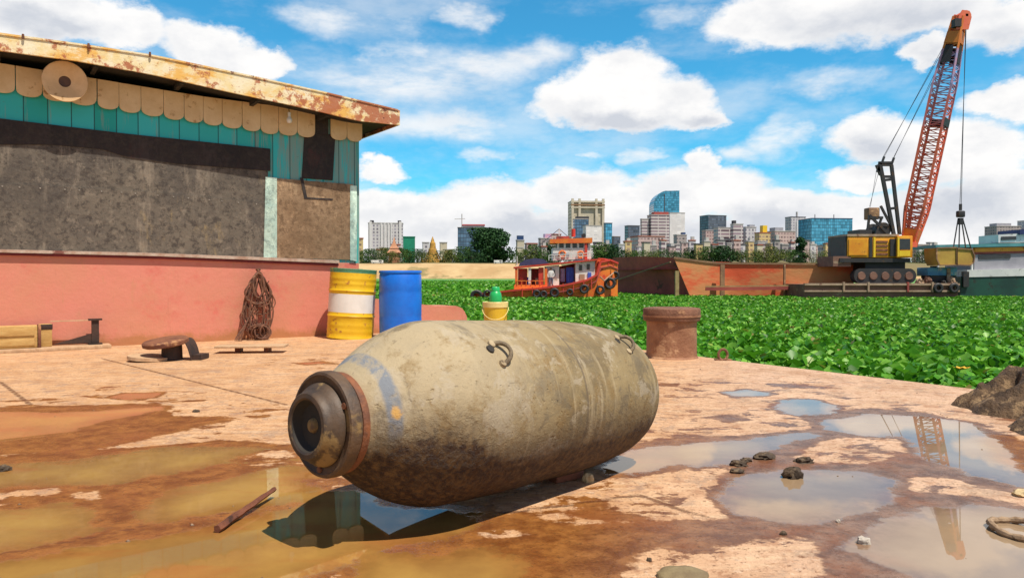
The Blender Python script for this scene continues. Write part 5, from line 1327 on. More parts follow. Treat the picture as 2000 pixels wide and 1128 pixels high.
# ------------------------------------------------------------------ moored boat at the right
DB = 60.0
def B3(px, py, dd=0.0): return P(px, py, DB + dd)
boat = empty('moored_boat', (B3(2010, 570).x, DB + 2, WATER), 'long boat with dark green hull, white band and grey cabin at the right edge', 'boat')
M_dg = M('dark_green_hull', (0.012, 0.075, 0.05), (0.01, 0.045, 0.035), (0.03, 0.03, 0.025), rough=0.5, sc=0.8)
M_wb2 = M('boat_white', (0.72, 0.74, 0.72), (0.60, 0.63, 0.62), (0.4, 0.42, 0.4), rough=0.5, sc=0.6)
M_gc = M('cabin_grey', (0.36, 0.36, 0.40), (0.28, 0.28, 0.32), rough=0.6, sc=0.6)
M_troof = M('turquoise_roof', (0.10, 0.34, 0.36), (0.07, 0.24, 0.27), rough=0.5, sc=0.8)
def bstrip(x0, x1, y0a, y1a, y0b, y1b, d0, d1, nm_, mt, par=boat):
    fr_ = [B3(x0, y0a, d0), B3(x1, y0b, d0), B3(x1, y1b, d0), B3(x0, y1a, d0)]
    return wpart(MB().prism(fr_, (0, d1 - d0, 0)), nm_, mt, par)
bstrip(1876, 2200, 540, 578, 534, 580, 0, 5, 'hull', M_dg)
bstrip(1889, 2200, 527, 541, 519, 534.5, -0.06, 5.0, 'white_band', M_wb2)
bstrip(1882, 1893, 530, 560, 530, 560, -0.2, 0.1, 'bow_fender', M_blk)
cbn = bstrip(1903, 2200, 497, 528, 487, 521, 0.5, 4.6, 'cabin', M_gc)
bstrip(1912, 1974, 498, 506, 496, 504, 0.44, 0.52, 'window', M_glass, cbn)
bstrip(1905, 2200, 492, 496, 485, 489, 0.40, 4.7, 'red_band', M('red_band', (0.40, 0.09, 0.06), rough=0.6, bump=0))
bstrip(1905, 2200, 484, 492, 477, 485, 0.36, 4.7, 'yellow_band', M_cy)
bstrip(1828, 2200, 478, 484, 470, 477, 0.2, 5.0, 'roof', M_troof)
for px in (1832, 1898): bstrip(px, px + 2.5, 484, 530, 484, 530, 0.3, 0.45, 'roof_post', M_wb2)
wh = bstrip(1950, 2010, 458, 474, 455, 472, 1.2, 3.8, 'wheelhouse', M_wb2)
bstrip(1956, 1985, 462, 469, 461, 468, 1.14, 1.2, 'wheelhouse_window', M_glass, wh)
bstrip(1992, 2040, 448, 458, 446, 455, 1.0, 3.8, 'awning', M('navy_awning', (0.02, 0.04, 0.14), rough=0.7))

# ------------------------------------------------------------------ tug
DT = 57.0
def T3_(px, py, dd=0.0): return P(px, py, DT + dd)
tug = empty('tug_boat', (T3_(1100, 580).x, DT + 2, WATER), 'small orange and white tug boat with tyre fenders in the water plants', 'tug boat')
M_to = M('tug_orange', (0.82, 0.24, 0.03), (0.78, 0.14, 0.03), (0.60, 0.06, 0.03), rough=0.5, sc=1.2, s3=1.2, t3=(0.55, 0.62), bump=0.05)
M_tr = M('tug_red', (0.66, 0.06, 0.035), (0.50, 0.05, 0.03), rough=0.5, sc=1.2, bump=0)
M_tw = M('tug_white', (0.78, 0.77, 0.72), (0.66, 0.64, 0.60), (0.5, 0.4, 0.3), rough=0.5, sc=1.5, bump=0)
M_nav = M('navy_tarp', (0.03, 0.04, 0.10), (0.05, 0.06, 0.14), rough=0.8, sc=2)
# hull: near side follows the sheer, bow at the right
sheer = [(921, 574), (960, 571), (1000, 566), (1050, 562), (1100, 556), (1140, 547), (1160, 537), (1168, 512), (1188, 508), (1206, 514)]
beam = [1.0, 1.5, 1.8, 2.0, 2.0, 1.9, 1.7, 1.5, 0.9, 0.15]
vs = []
for side_ in (-1, 1):
    for (px, py), b_ in zip(sheer, beam):
        q = T3_(px, py, 2.0); q.y = DT + 2 + side_ * b_; vs.append(q)
    for (px, py), b_ in zip(sheer, beam):
        q = T3_(px, 590, 2.0); q.y = DT + 2 + side_ * b_ * 0.85; q.z = WATER - 0.3; vs.append(q)
fs = []; L_ = len(sheer)
for sd_ in (0, 1):
    o_ = sd_ * 2 * L_
    fs += [(o_ + i, o_ + i + 1, o_ + L_ + i + 1, o_ + L_ + i) for i in range(L_ - 1)]
fs += [(i, i + 1, 2 * L_ + i + 1, 2 * L_ + i) for i in range(L_ - 1)]
fs += [(0, L_, 3 * L_, 2 * L_), (L_ - 1, 3 * L_ - 1, 4 * L_ - 1, 2 * L_ - 1)]
hl_ = wpart(MB().add(vs, fs, 0, True), 'hull', M_to, tug)
mb = MB()
for i in range(L_ - 1): mb.bar(vs[i] + Vector((0, -0.06, 0)), vs[i + 1] + Vector((0, -0.06, 0)), 0.14)
wpart(mb, 'rail_strip', M_tr, hl_)
mb = MB()
for i in range(3, L_ - 1): mb.bar(vs[i] + Vector((0, -0.05, -0.45)), vs[i + 1] + Vector((0, -0.05, -0.45)), 0.09)
wpart(mb, 'rubbing_band', M_bdark, hl_)
def tbox(x0, y0, x1, y1, d0, d1, nm_, mt, par=tug, y0b=None, y1b=None, label=None):
    y0b = y0 if y0b is None else y0b; y1b = y1 if y1b is None else y1b
    fr_ = [T3_(x0, y0, d0), T3_(x1, y0b, d0), T3_(x1, y1b, d0), T3_(x0, y1, d0)]
    return wpart(MB().prism(fr_, (0, d1 - d0, 0)), nm_, mt, par, label)
# deck canopy and cabins
tbox(1003, 521, 1168, 524, 0.4, 3.8, 'canopy_roof', M_tr, y0b=505, y1b=508)
for px, yb in ((1006, 566), (1064, 563)):
    tbox(px, 524, px + 5, yb, 0.45, 0.65, 'post', M_to); tbox(px, 524, px + 5, yb, 3.5, 3.7, 'post', M_to)
tbox(1012, 524, 1030, 560, 1.6, 3.4, 'engine_casing', M_tr); tbox(1032, 523, 1037, 561, 0.5, 0.65, 'white_post', M_tw); tbox(1038, 524, 1062, 560, 2.2, 3.4, 'inner_screen', M_bdark)
tbox(1052, 522, 1062, 562, 0.6, 0.9, 'red_panel', M_tr)
tbox(1004, 556, 1066, 565, 0.42, 0.55, 'low_bulwark', M_to)
cb_ = tbox(1066, 520, 1092, 562, 0.8, 3.4, 'aft_cabin', M_tw, y0b=517, y1b=558)
tbox(1080, 527, 1084, 540, 0.74, 0.8, 'window', M_glass, cb_)
tbox(1093, 520, 1122, 556, 2.4, 3.4, 'cabin_wall', M_bdark, y0b=514, y1b=550)
M_cl = M('blue_cloth', (0.03, 0.08, 0.42), (0.05, 0.12, 0.55), rough=0.85, sc=3)
fc = tbox(1124, 514, 1162, 551, 0.7, 3.4, 'fore_cabin', M_tw, y0b=508, y1b=540)
for x0 in (1131, 1146): tbox(x0, 517 - (x0 - 1131) * 0.12, x0 + 6, 528 - (x0 - 1131) * 0.12, 0.64, 0.7, 'window', M_glass, fc)
tbox(1148, 532, 1155, 544, 0.62, 0.7, 'blue_panel', M_cl, fc)
tbox(1132, 535, 1142, 546, 0.62, 0.7, 'cream_panel', M_conc, fc)
tbox(1162, 508, 1178, 535, 0.9, 3.2, 'fore_panel', M_to, y0b=504, y1b=525)
tbox(1166, 512, 1172, 528, 0.84, 0.9, 'red_door', M_tr)
# bow pulpit
mb = MB()
for y_ in (505, 511): mb.tube([T3_(1168, y_, 0.6), T3_(1182, y_ + 1, 1.0), T3_(1195, y_ + 4, 1.6), T3_(1203, y_ + 12, 2.0)], 0.06, 6)
for px, ya, yb in ((1178, 508, 527), (1188, 510, 520), (1198, 514, 520)): mb.bar(T3_(px, ya, 1.0), T3_(px, yb, 1.0), 0.09)
wpart(mb, 'pulpit_rail', M_tr, tug)
whs = tbox(1080, 484, 1155, 508, 1.0, 3.2, 'wheelhouse', M_tw, y0b=484, y1b=505)
tbox(1088, 475, 1150, 484.5, 1.1, 3.1, 'window_band', M_glass, whs)
for px in (1088, 1101, 1114, 1127, 1140, 1149): tbox(px, 474, px + 4, 485, 1.02, 1.12, 'window_post', M_tw, whs)
rf = tbox(1074, 467, 1157, 475, 0.8, 3.4, 'wheelhouse_roof', M_to, y0b=464, y1b=474)
tbox(1088, 461, 1112, 467, 1.4, 2.6, 'roof_box', M_bdark, rf)
tbox(1142, 474, 1147, 507, 0.86, 1.0, 'red_pipe', M_tr)
tbox(1078, 494, 1112, 500, 0.92, 1.0, 'name_board', M_gc)
tarp = MB(); pts = [T3_(1013, 519, 0.9), T3_(1016, 513, 0.9), T3_(1026, 507, 0.9), T3_(1045, 504, 0.9), T3_(1062, 506, 0.9), T3_(1072, 514, 0.9)]
tarp.prism(pts, (0, 2.2, 0))
q = T3_(1040, 515, 1.5)
centred(tarp, 'folded_tarpaulin', M_nav, q, 'navy tarpaulin piled on the tug canopy roof', 'tarpaulin')
cl1 = MB(); 
def cloth(px0, px1, py0, py1, dd, mt, lb_, nm_='hanging_cloth', cat='cloth', grp='washing hung on the tug'):
    vs, fs = [], []
    for i in range(9):
        for j in range(5):
            t, s_ = i / 8, j / 4; q = T3_(px0 + (px1 - px0) * t, py0 + (py1 - py0) * s_, dd); q.y += 0.06 * math.sin(t * 14) * (0.4 + s_); vs.append(q)
    for i in range(8):
        for j in range(4): fs.append((i * 5 + j, i * 5 + j + 1, (i + 1) * 5 + j + 1, (i + 1) * 5 + j))
    b2 = [v + Vector((0, 0.03, 0)) for v in vs]; m_ = len(vs)
    mb_ = MB().add(vs + b2, fs + [tuple(reversed([m_ + x for x in f])) for f in fs])
    q = T3_((px0 + px1) / 2, py1, dd)
    return centred(mb_, nm_, mt, q, lb_, cat, grp)
cloth(1106, 1121, 522, 552, 1.2, M_cl, 'bright blue cloth hanging in the open side of the tug')
cloth(1095, 1104, 524, 550, 1.4, M('lilac_cloth', (0.42, 0.40, 0.60), (0.3, 0.28, 0.5), rough=0.9), 'pale lilac cloth hanging left of the blue cloth on the tug')
# crouching crew member by the aft cabin
def figure(name, base, hgt, parts, mats, label):
    me = bpy.data.meshes.new(name); vs = [Vector(p_) * hgt for p_, _ in parts[0]]
    me.from_pydata([tuple(v) for v in vs], parts[1], [])
    o = bpy.data.objects.new(name, me); COL.objects.link(o)
    md_ = o.modifiers.new('skin', 'SKIN'); ss = o.modifiers.new('sub', 'SUBSURF'); ss.levels = 1; ss.render_levels = 1
    for v_, (_, r_) in zip(me.skin_vertices[0].data, parts[0]): v_.radius = (r_ * hgt, r_ * hgt)
    me.skin_vertices[0].data[0].use_root = True
    me.materials.append(mats); o.location = base
    return o
skel = [((0, 0, 0.50), 0.085), ((0, 0, 0.64), 0.085), ((0, 0, 0.80), 0.095), ((0, 0, 0.86), 0.035), ((0, -0.01, 0.94), 0.062), ((0, -0.01, 0.99), 0.035),
        ((0.10, 0, 0.80), 0.040), ((0.15, -0.03, 0.64), 0.030), ((0.12, -0.12, 0.52), 0.022), ((-0.10, 0, 0.80), 0.040), ((-0.15, -0.02, 0.64), 0.030), ((-0.14, -0.10, 0.50), 0.022),
        ((0.055, 0, 0.46), 0.055), ((0.065, -0.01, 0.26), 0.042), ((0.07, 0.01, 0.04), 0.028), ((0.075, -0.07, 0.015), 0.020), ((-0.055, 0, 0.46), 0.055), ((-0.065, -0.02, 0.26), 0.042), ((-0.07, 0.01, 0.04), 0.028), ((-0.075, -0.07, 0.015), 0.020)]
edg = [(0, 1), (1, 2), (2, 3), (3, 4), (4, 5), (2, 6), (6, 7), (7, 8), (2, 9), (9, 10), (10, 11), (0, 12), (12, 13), (13, 14), (14, 15), (0, 16), (16, 17), (17, 18), (18, 19)]
m, k, bs = base_mat('crew_clothes')
tc = k.new('ShaderNodeTexCoord').outputs['Object']; sx = k.new('ShaderNodeSeparateXYZ'); k.put(sx.inputs[0], tc)
c = k.mix(k.step(sx.outputs[2], 0.80, 0.82), (0.10, 0.14, 0.22), (0.62, 0.62, 0.60)); c = k.mix(k.step(sx.outputs[2], 1.36, 1.38), c, (0.30, 0.16, 0.09)); c = k.mix(k.step(sx.outputs[2], 1.54, 1.56), c, (0.02, 0.015, 0.01))
k.put(bs.inputs['Base Color'], c); bs.inputs['Roughness'].default_value = 0.8
q = T3_(1076, 562, 0.6)
pe = figure('person', q, 1.6, (skel, edg), m, '')
tag(pe, 'person in a pale shirt standing by the white cabin of the tug', 'person')
# tyre fenders of the tug
def tyre_at(q, r_, lb_, grp='tyre fenders on the tug', tilt=0.0):
    w_ = r_ * 0.42
    mt_ = Matrix.Translation(q) @ Matrix.Rotation(PI / 2 + tilt, 4, 'Z')
    return centred(MB().lathe([(-w_ * 0.8, r_ * 0.5), (-w_, r_ * 0.8), (-w_ * 0.55, r_), (w_ * 0.55, r_), (w_, r_ * 0.8), (w_ * 0.8, r_ * 0.5), (-w_ * 0.8, r_ * 0.5)], 24, mt_, cap=False), 'tyre_fender', M_blk, q, lb_, 'tyre', grp)
for px, py, r_, dd, lb_ in ((931, 578, 0.50, 0.6, 'large black tyre at the low stern end of the tug'), (952, 574, 0.34, 0.3, 'tyre beside the large stern tyre of the tug'), (1048, 573, 0.30, -0.15, 'tyre below the red canopy post of the tug'), (1062, 574, 0.28, -0.15, 'tyre hanging below the aft edge of the white cabin'),
                          (1083, 571, 0.36, -0.15, 'tyre hanging below the crew member on the tug'), (1113, 570, 0.26, -0.15, 'tyre hanging below the blue cloth on the tug'), (1141, 564, 0.36, -0.12, 'black tyre with a clear round hole amidships towards the tug bow'),
                          (1172, 566, 0.36, 0.35, 'tyre with a pale rope under the tug bow panel'), (1191, 553, 0.46, 0.9, 'big tyre hanging on the flare of the tug bow'), (1201, 538, 0.36, 1.6, 'upper tyre at the very tip of the tug bow')):
    tyre_at(T3_(px, py, dd), r_, lb_)
wpart(MB().bar(T3_(1092, 462, 2), T3_(1092, 446, 2), 0.07).bar(T3_(1087, 452, 2), T3_(1097, 452, 2), 0.05), 'mast', M_tw, tug)
# small fittings of the tug
mb = MB(); mb.tube([T3_(1120, 462, 2.2), T3_(1120, 447, 2.2)], 0.16, 10); wpart(mb, 'funnel', M_tr, tug)
wpart(MB().lathe([(-0.2, 0.16), (0.1, 0.18), (0.12, 0.0)], 14, Matrix.Translation(T3_(1140, 460, 1.2)) @ Matrix.Rotation(PI / 2, 4, 'Z')), 'searchlight', M_blk, tug)
for px, py in ((1098, 496), (1134, 497)):
    q = T3_(px, py, 0.9); wpart(MB().tube([q + Vector((0.24 * math.cos(t), 0, 0.24 * math.sin(t))) for t in [2 * PI * i / 20 for i in range(20)]], 0.07, 8, closed=True), 'lifebuoy', M_to, tug)
mb = MB()
for px in range(1072, 1160, 11): mb.bar(T3_(px, 508 - (px - 1072) * 0.05, 0.5), T3_(px, 498 - (px - 1072) * 0.05, 0.5), 0.05)
mb.bar(T3_(1072, 498, 0.5), T3_(1160, 493.5, 0.5), 0.05); mb.bar(T3_(1072, 503, 0.5), T3_(1160, 498.5, 0.5), 0.04); wpart(mb, 'upper_rail', M_tw, tug)
mb = MB()
for px in range(1010, 1064, 9): mb.bar(T3_(px, 556, 0.4), T3_(px, 548, 0.4), 0.05)
mb.bar(T3_(1008, 548, 0.4), T3_(1064, 548, 0.4), 0.06); wpart(mb, 'stern_rail', M_to, tug)
for px, w_ in ((1016, 6), (1030, 5), (1046, 7)): tbox(px, 536 + w_, px + w_, 556, 1.0, 1.4, 'deck_box', [M_tr, M_conc, M_cl][w_ % 3], tug)
for a_, b_ in (((1092, 447), (1160, 505)), ((1092, 447), (1006, 518))): wire('stay_wire', T3_(a_[0], a_[1], 2), T3_(b_[0], b_[1], 2), 0.025, tug)
mb = MB()
for i in range(6):
    q = vs[4 + i % 3] if False else None
wpart(MB().tube([T3_(1172, 540, 0.2), T3_(1180, 548, 0.25), T3_(1188, 541, 0.6), T3_(1198, 533, 1.3)], 0.05, 6), 'fender_rope', M_conc, tug)
for px in (1020, 1040, 1060, 1080, 1100, 1120, 1140, 1155): 
    t_ = (px - 1000) / 160; y_ = 566 - 19 * t_ ** 1.3; q = T3_(px, y_ + 7, 0.0)
    wpart(MB().box((q.x, q.y - 0.02, q.z), (0.07, 0.1, 0.75)), 'hull_frame', M_tr, hl_)
# white pennant poles
wpart(MB().bar(T3_(1010, 521, 1), T3_(1010, 500, 1), 0.06), 'flag_pole', M_tw, tug)

# yellow leaf lying on the hyacinth
q = G(1878, 722, -0.42)
mb = MB()
for i in range(7):
    a = 2 * PI * i / 7; c_ = Vector((math.cos(a), math.sin(a) * 0.6, 0.35)); s_ = Vector((-math.sin(a), math.cos(a), 0)) * 0.035
    mb.prism([Vector((0, 0, 0)), c_ * 0.07 + s_, c_ * 0.12, c_ * 0.07 - s_], Vector((0, 0, 0.003)))
mb.v = [tuple(Vector(v) + q) for v in mb.v]
centred(mb, 'yellow_flower', M('yellow_petal', (0.72, 0.42, 0.03), (0.62, 0.32, 0.02), rough=0.7, bump=0), q, 'yellow orange flower in the water plants near the deck edge', 'flower')

# ------------------------------------------------------------------ far shore: buildings
def bld(px0, px1, pytop, D, mt, label, name='building', cat='building', pybot=510, depth=None, rz=0.25, parts=(), roof=None, group=None):
    A0, B0 = P(px0, pytop, D), P(px1, pytop, D)
    zb = P(px0, pybot, D).z - 3
    wpx = B0.x - A0.x; dp = depth or wpx * 0.6
    # front and right flank both show: width w along the turned front, flank dp
    w_ = max(0.2 * wpx, (wpx - dp * math.sin(rz)) / math.cos(rz))
    c_ = Vector(((A0.x + B0.x) / 2, D + dp / 2, zb))
    e = empty(name, c_, label, cat, group, rz)
    H_ = A0.z - zb
    MB().box((0, 0, H_ / 2), (w_, dp, H_)).build('wall', mt, e)
    par = MB().box((0, 0, H_ + 0.35), (w_ + 0.6, dp + 0.6, 0.7)).build('parapet', roof or M_par, e)
    for (fx, fw, fh, mt2, nm_) in parts:
        MB().box((fx * w_, 0, H_ + 0.7 + fh / 2), (fw * w_, dp * 0.6, fh)).build(nm_, mt2, e)
    return e, w_, dp, H_
M_par = M('pale_parapet', (0.55, 0.53, 0.50), (0.42, 0.41, 0.40), rough=0.85, sc=0.3)
M_parD = M('dark_parapet', (0.12, 0.12, 0.13), rough=0.8, sc=0.3)
M_tile = M('red_tile_roof', (0.42, 0.13, 0.07), (0.32, 0.10, 0.06), rough=0.85, sc=0.4)
F_white = facade('facade_white', (0.66, 0.65, 0.66), (0.16, 0.15, 0.18), 3.4, 3.6, (0.25, 0.85), (0.25, 0.75))
F_cream = facade('facade_cream', (0.62, 0.56, 0.42), (0.30, 0.27, 0.2), 4, 5, (0.3, 0.7), (0.3, 0.7))
F_grey = facade('facade_grey', (0.42, 0.38, 0.37), (0.10, 0.09, 0.10), 3.2, 3.4, (0.35, 0.85), (0.15, 0.8))
F_pink = facade('facade_pink', (0.60, 0.46, 0.43), (0.16, 0.11, 0.11), 3.2, 3.0, (0.35, 0.85), (0.15, 0.8))
F_balc = facade('facade_balcony', (0.68, 0.64, 0.62), (0.14, 0.10, 0.12), 3.3, 9.0, (0.38, 0.92), (0.04, 0.96))
F_yel = facade('facade_yellow', (0.66, 0.50, 0.24), (0.2, 0.14, 0.1), 3.2, 3.4)
F_glass = facade('facade_blue_glass', (0.03, 0.12, 0.20), (0.03, 0.20, 0.32), 3.6, 2.4, (0.08, 0.94), (0.06, 0.95), 0.15)
F_glass2 = facade('facade_dark_glass', (0.05, 0.08, 0.12), (0.04, 0.09, 0.15), 3.6, 2.6, (0.08, 0.9), (0.06, 0.94), 0.15)
F_dkgrey = facade('facade_slate', (0.10, 0.12, 0.15), (0.05, 0.07, 0.10), 3.4, 3.0, (0.2, 0.9), (0.1, 0.9))
M_gnet = M('green_netting', (0.01, 0.28, 0.16), (0.01, 0.20, 0.12), rough=0.85, sc=0.15)
M_dark2 = M('rooftop_dark', (0.05, 0.05, 0.06), rough=0.8)
M_navb = M('navy_block', (0.02, 0.06, 0.18), rough=0.6)
# twin tower apartment block
e, w_, dp, H_ = bld(716, 786, 436, 760, F_white, 'wide white apartment tower with two dark rooftop caps at the left', 'apartment_tower', rz=0.12, depth=16)
for s_ in (-1, 1):
    MB().box((s_ * w_ * 0.43, -dp / 2 - 0.4, H_ / 2 + 1), (w_ * 0.07, 1.2, H_ + 2)).build('corner_pier', M('white_pier', (0.80, 0.80, 0.80), rough=0.7) if s_ < 0 else bpy.data.materials['white_pier'], e)
    MB().box((s_ * w_ * 0.40, 0, H_ + 2.2), (w_ * 0.10, dp * 0.5, 2.2)).build('rooftop_cap', M_dark2, e)
for x_ in (-0.12, -0.02, 0.08, 0.17): MB().box((x_ * w_, -dp / 2 - 0.4, H_ / 2), (w_ * 0.035, 1.0, H_)).build('pilaster', bpy.data.materials['white_pier'], e)
bld(786, 810, 463, 620, M_gnet, 'small building wrapped in bright green construction netting', 'netted_building', roof=M_gnet, rz=0.1)
bld(762, 782, 478, 560, F_pink, 'low pinkish house below the white apartment tower', 'house', roof=M_tile)
bld(824, 838, 474, 640, F_white, 'little white block left of the golden monument', 'house')
bld(858, 873, 474, 640, F_cream, 'little cream block just right of the golden monument', 'house')
e, w_, dp, H_ = bld(892, 950, 445, 700, F_glass2, 'dark blue glass office block with a red roof line', 'office_block', rz=0.05, depth=20, roof=M_parD)
MB().box((0.05 * w_, 0, H_ + 3.2), (w_ * 0.8, dp * 0.5, 1.2)).build('red_roof_line', M('red_roof_line', (0.62, 0.12, 0.13), rough=0.6, bump=0), e)
MB().box((0.05 * w_, 0, H_ + 1.7), (w_ * 0.76, dp * 0.45, 2.0)).build('roof_storey', M_par, e)
MB().tube([(-w_ * 0.36, 0, H_), (-w_ * 0.36, 0, H_ + 14)], 0.5, 6).build('mast', M_par, e)
MB().bar((-w_ * 0.36 - 7, 0, H_ + 9), (-w_ * 0.36 + 3, 0, H_ + 9.4), 0.5).build('mast_arm', M_par, e)
bld(1008, 1024, 470, 520, F_cream, 'narrow cream house with a dark blue rooftop tank behind the tug stern', 'house', parts=((0, 0.9, 3, M_navb, 'roof_tank'),))
bld(1025, 1050, 476, 540, F_pink, 'pinkish house between the narrow cream house and the tug wheelhouse', 'house', roof=M_tile)
bld(1052, 1078, 466, 560, F_grey, 'grey house with a dark roof left of the tug wheelhouse', 'house', parts=((0.2, 0.6, 3, M_pk, 'roof_room'),))
bld(1074, 1096, 458, 600, F_pink, 'pink house showing just above the tug wheelhouse roof', 'house', roof=M_tile)
# big cream frame building with open portal top
D_ = 900
e, w_, dp, H_ = bld(1112, 1180, 393, D_, F_cream, 'tall cream tower block with a frame of pillars around its top', 'tower_block', rz=0.1, depth=24)
M_crm = M('cream_concrete', (0.66, 0.60, 0.47), (0.55, 0.49, 0.37), rough=0.85, sc=0.1)
for s_ in (-1, -0.55, 0.55, 1): MB().box((s_ * w_ * 0.47, -dp / 2 - 1.2, H_ / 2 + 1.5), (w_ * 0.07, 2.2, H_ + 3)).build('pillar', M_crm, e)
for z_ in (0.99, 0.94, 0.90): MB().box((0, -dp / 2 - 1.5, H_ * z_), (w_ * 1.04, 1.8, H_ * 0.012 + 0.8)).build('cross_beam', M_crm if z_ != 0.94 else M_brail, e)
bld(1120, 1150, 428, 820, F_glass2, 'dark teal glass block standing in front of the cream tower', 'office_block', rz=0.1, parts=((0.1, 0.9, 2.5, M_dark2, 'roof_storey'),))
bld(1140, 1176, 441, 760, facade('facade_bright', (0.82, 0.81, 0.80), (0.5, 0.5, 0.52), 4, 8, (0.4, 0.6), (0.3, 0.7)), 'bright white block at the foot of the cream tower', 'building', rz=0.2)
bld(1180, 1196, 436, 880, F_glass, 'slim blue glass tower just right of the cream tower', 'glass_tower', roof=M_parD, rz=0.3)
bld(1196, 1212, 462, 860, F_dkgrey, 'small slate block right of the slim glass tower', 'building')
bld(1222, 1250, 441, 900, F_dkgrey, 'slate coloured office block left of the stepped grey tower', 'office_block', roof=M_parD)
# glass tower with curved crown
D_ = 1150
def sail(px0, px1, pt, pb, D, label):
    A0, B0 = P(px0, pb, D), P(px1, pt, D); x0, x1, z0, z1 = A0.x, B0.x, A0.z, B0.z
    xm = x0 + (x1 - x0) * 0.42
    pl = [(x1, z0)]; pl.append((x1, z1))
    pl.append((x0 + (x1 - x0) * 0.55, z1 - 0.5))
    for i in range(1, 11):
        a = PI / 2 * i / 10; pl.append((x0 + (x1 - x0) * 0.55 * (1 - math.sin(a)), z0 + (z1 - z0) * (0.36 + 0.64 * math.cos(a))))
    pl.append((x0, z0))
    e = empty('glass_tower', (x0 + (x1 - x0) / 2, D, 8), label, 'tower')
    wpart(MB().prism([Vector((x, D, z)) for x, z in pl], (0, 40, 0)), 'glass_shell', F_glass, e)
    wpart(MB().prism([Vector((x, D - 0.8, z)) for x, z in [(x, z) for x, z in pl if x <= xm + 0.1] + [(xm, z0), (xm, z1 - 4)][::1]][:0] or [Vector((xm - 0.4, D - 0.6, z0)), Vector((xm + 0.4, D - 0.6, z0)), Vector((xm + 0.4, D - 0.6, z1 - 5)), Vector((xm - 0.4, D - 0.6, z1 - 5))], (0, 1, 0)), 'corner_fin', M_parD, e)
    wpart(MB().box(((x0 + x1) / 2, D + 20, (z0 + 8) / 2), (x1 - x0 - 1, 38, z0 - 8 - 0.5)), 'lower_storeys', F_glass2, e)
    return e
sail(1277, 1327, 372, 416, D_, 'tall blue glass tower with a curved sail shaped crown')
e, w_, dp, H_ = bld(1268, 1308, 420, 800, F_balc, 'stepped grey apartment tower below the curved glass tower', 'apartment_tower', rz=0.15, parts=((0.1, 0.8, 3, M_bdark, 'roof_storey'),))
bld(1252, 1268, 428, 802, F_balc, 'lower left wing beside the stepped grey apartment tower', 'apartment_tower', rz=0.15)
bld(1306, 1338, 416, 840, facade('facade_blank_white', (0.84, 0.83, 0.83), (0.55, 0.55, 0.58), 3.4, 22, (0.35, 0.7), (0.75, 0.95)), 'blank bright white block below the curved glass tower', 'building', rz=0.1)
bld(1318, 1342, 459, 700, F_grey, 'low grey block with a blue sign in front of the white block', 'building', parts=((0.3, 0.3, 2, M_navb, 'sign_board'),))
bld(1236, 1300, 462, 600, F_pink, 'long low pink house below the stepped grey tower', 'house', roof=M_tile)
bld(1300, 1345, 478, 560, F_balc, 'white house with open balconies near the river below the white block', 'house')
e, w_, dp, H_ = bld(1372, 1421, 421, 950, F_dkgrey, 'slate office tower with an overhanging flat roof', 'office_block', rz=0.35, roof=M_parD)
bld(1374, 1400, 450, 720, F_pink, 'pinkish apartment house at the foot of the slate office tower', 'house')
bld(1398, 1430, 445, 700, F_balc, 'pale balconied apartment house right of the slate office tower', 'house', rz=0.2)
bld(1430, 1452, 438, 690, F_balc, 'tall white balconied house with a small dark tank on its roof', 'house', rz=0.15, parts=((-0.3, 0.3, 3, M_dark2, 'roof_tank'),))
bld(1452, 1478, 444, 700, F_white, 'white house with a grey roof room near the yellow gabled house', 'house', parts=((0.2, 0.5, 2, M_gc, 'roof_room'),))
bld(1478, 1506, 455, 640, F_yel, 'yellow house with an orange tiled roof among pale houses', 'house', roof=M_tile, parts=((0.1, 0.4, 6, M_cy2, 'roof_tower'),))
bld(1504, 1556, 452, 660, F_pink, 'wide pale pink apartment block with a row of roof rooms', 'apartment_block', parts=((-0.2, 0.4, 3, M_gc, 'roof_room'),))
e, w_, dp, H_ = bld(1540, 1575, 424, 900, F_white, 'tall white tower with a curved dark roof edge left of the blue block', 'tower_block', rz=0.2, roof=M_parD)
MB().tube([(w_ * 0.1, 0, H_), (w_ * 0.1, 0, H_ + 7)], 1.2, 8).build('roof_dome', M_par, e)
MB().box((w_ * 0.05, -dp / 2 - 0.5, H_ * 0.47), (w_ * 0.4, 0.8, H_ * 0.9)).build('white_panel', bpy.data.materials['white_pier'], e)
e, w_, dp, H_ = bld(1578, 1667, 427, 820, F_glass, 'broad blue netted office block left of the crane', 'office_block', rz=0.1, roof=M_navb)
for x_ in (-0.25, 0.22): MB().tube([(x_ * w_, 0, H_), (x_ * w_, 0, H_ + 6)], 0.4, 6).build('mast', M_dark2, e)
bld(1570, 1610, 480, 560, F_pink, 'low pink house in front of the broad blue block', 'house')
bld(1602, 1626, 480, 540, F_balc, 'low white house with flat roof in front of the broad blue block', 'house')
bld(1350, 1372, 480, 560, F_white, 'small white shed like house behind the barge trees', 'house')
bld(1476, 1500, 472, 560, F_balc, 'small balconied house below the yellow house', 'house')
bld(1500, 1530, 476, 550, F_yel, 'tan house with open front in the row behind the barge', 'house')
bld(1240, 1262, 482, 540, F_white, 'small white house behind the barge bow', 'house')
bld(1788, 1815, 478, 640, F_pink, 'low pinkish houses between the crane boom and the grab', 'house')
bld(1813, 1828, 474, 660, F_white, 'pale little house left of the hanging grab', 'house')
bld(1942, 1996, 442, 820, F_grey, 'grey building rising above the moored boat roof', 'building', rz=0.1, parts=((-0.1, 0.6, 3, M_gc, 'roof_room'),))
bld(2010, 2080, 430, 820, F_white, 'white tower beyond the right edge of the photo', 'building')
bld(1030, 1044, 490, 500, F_white, 'tiny white river house behind the tug canopy', 'house')
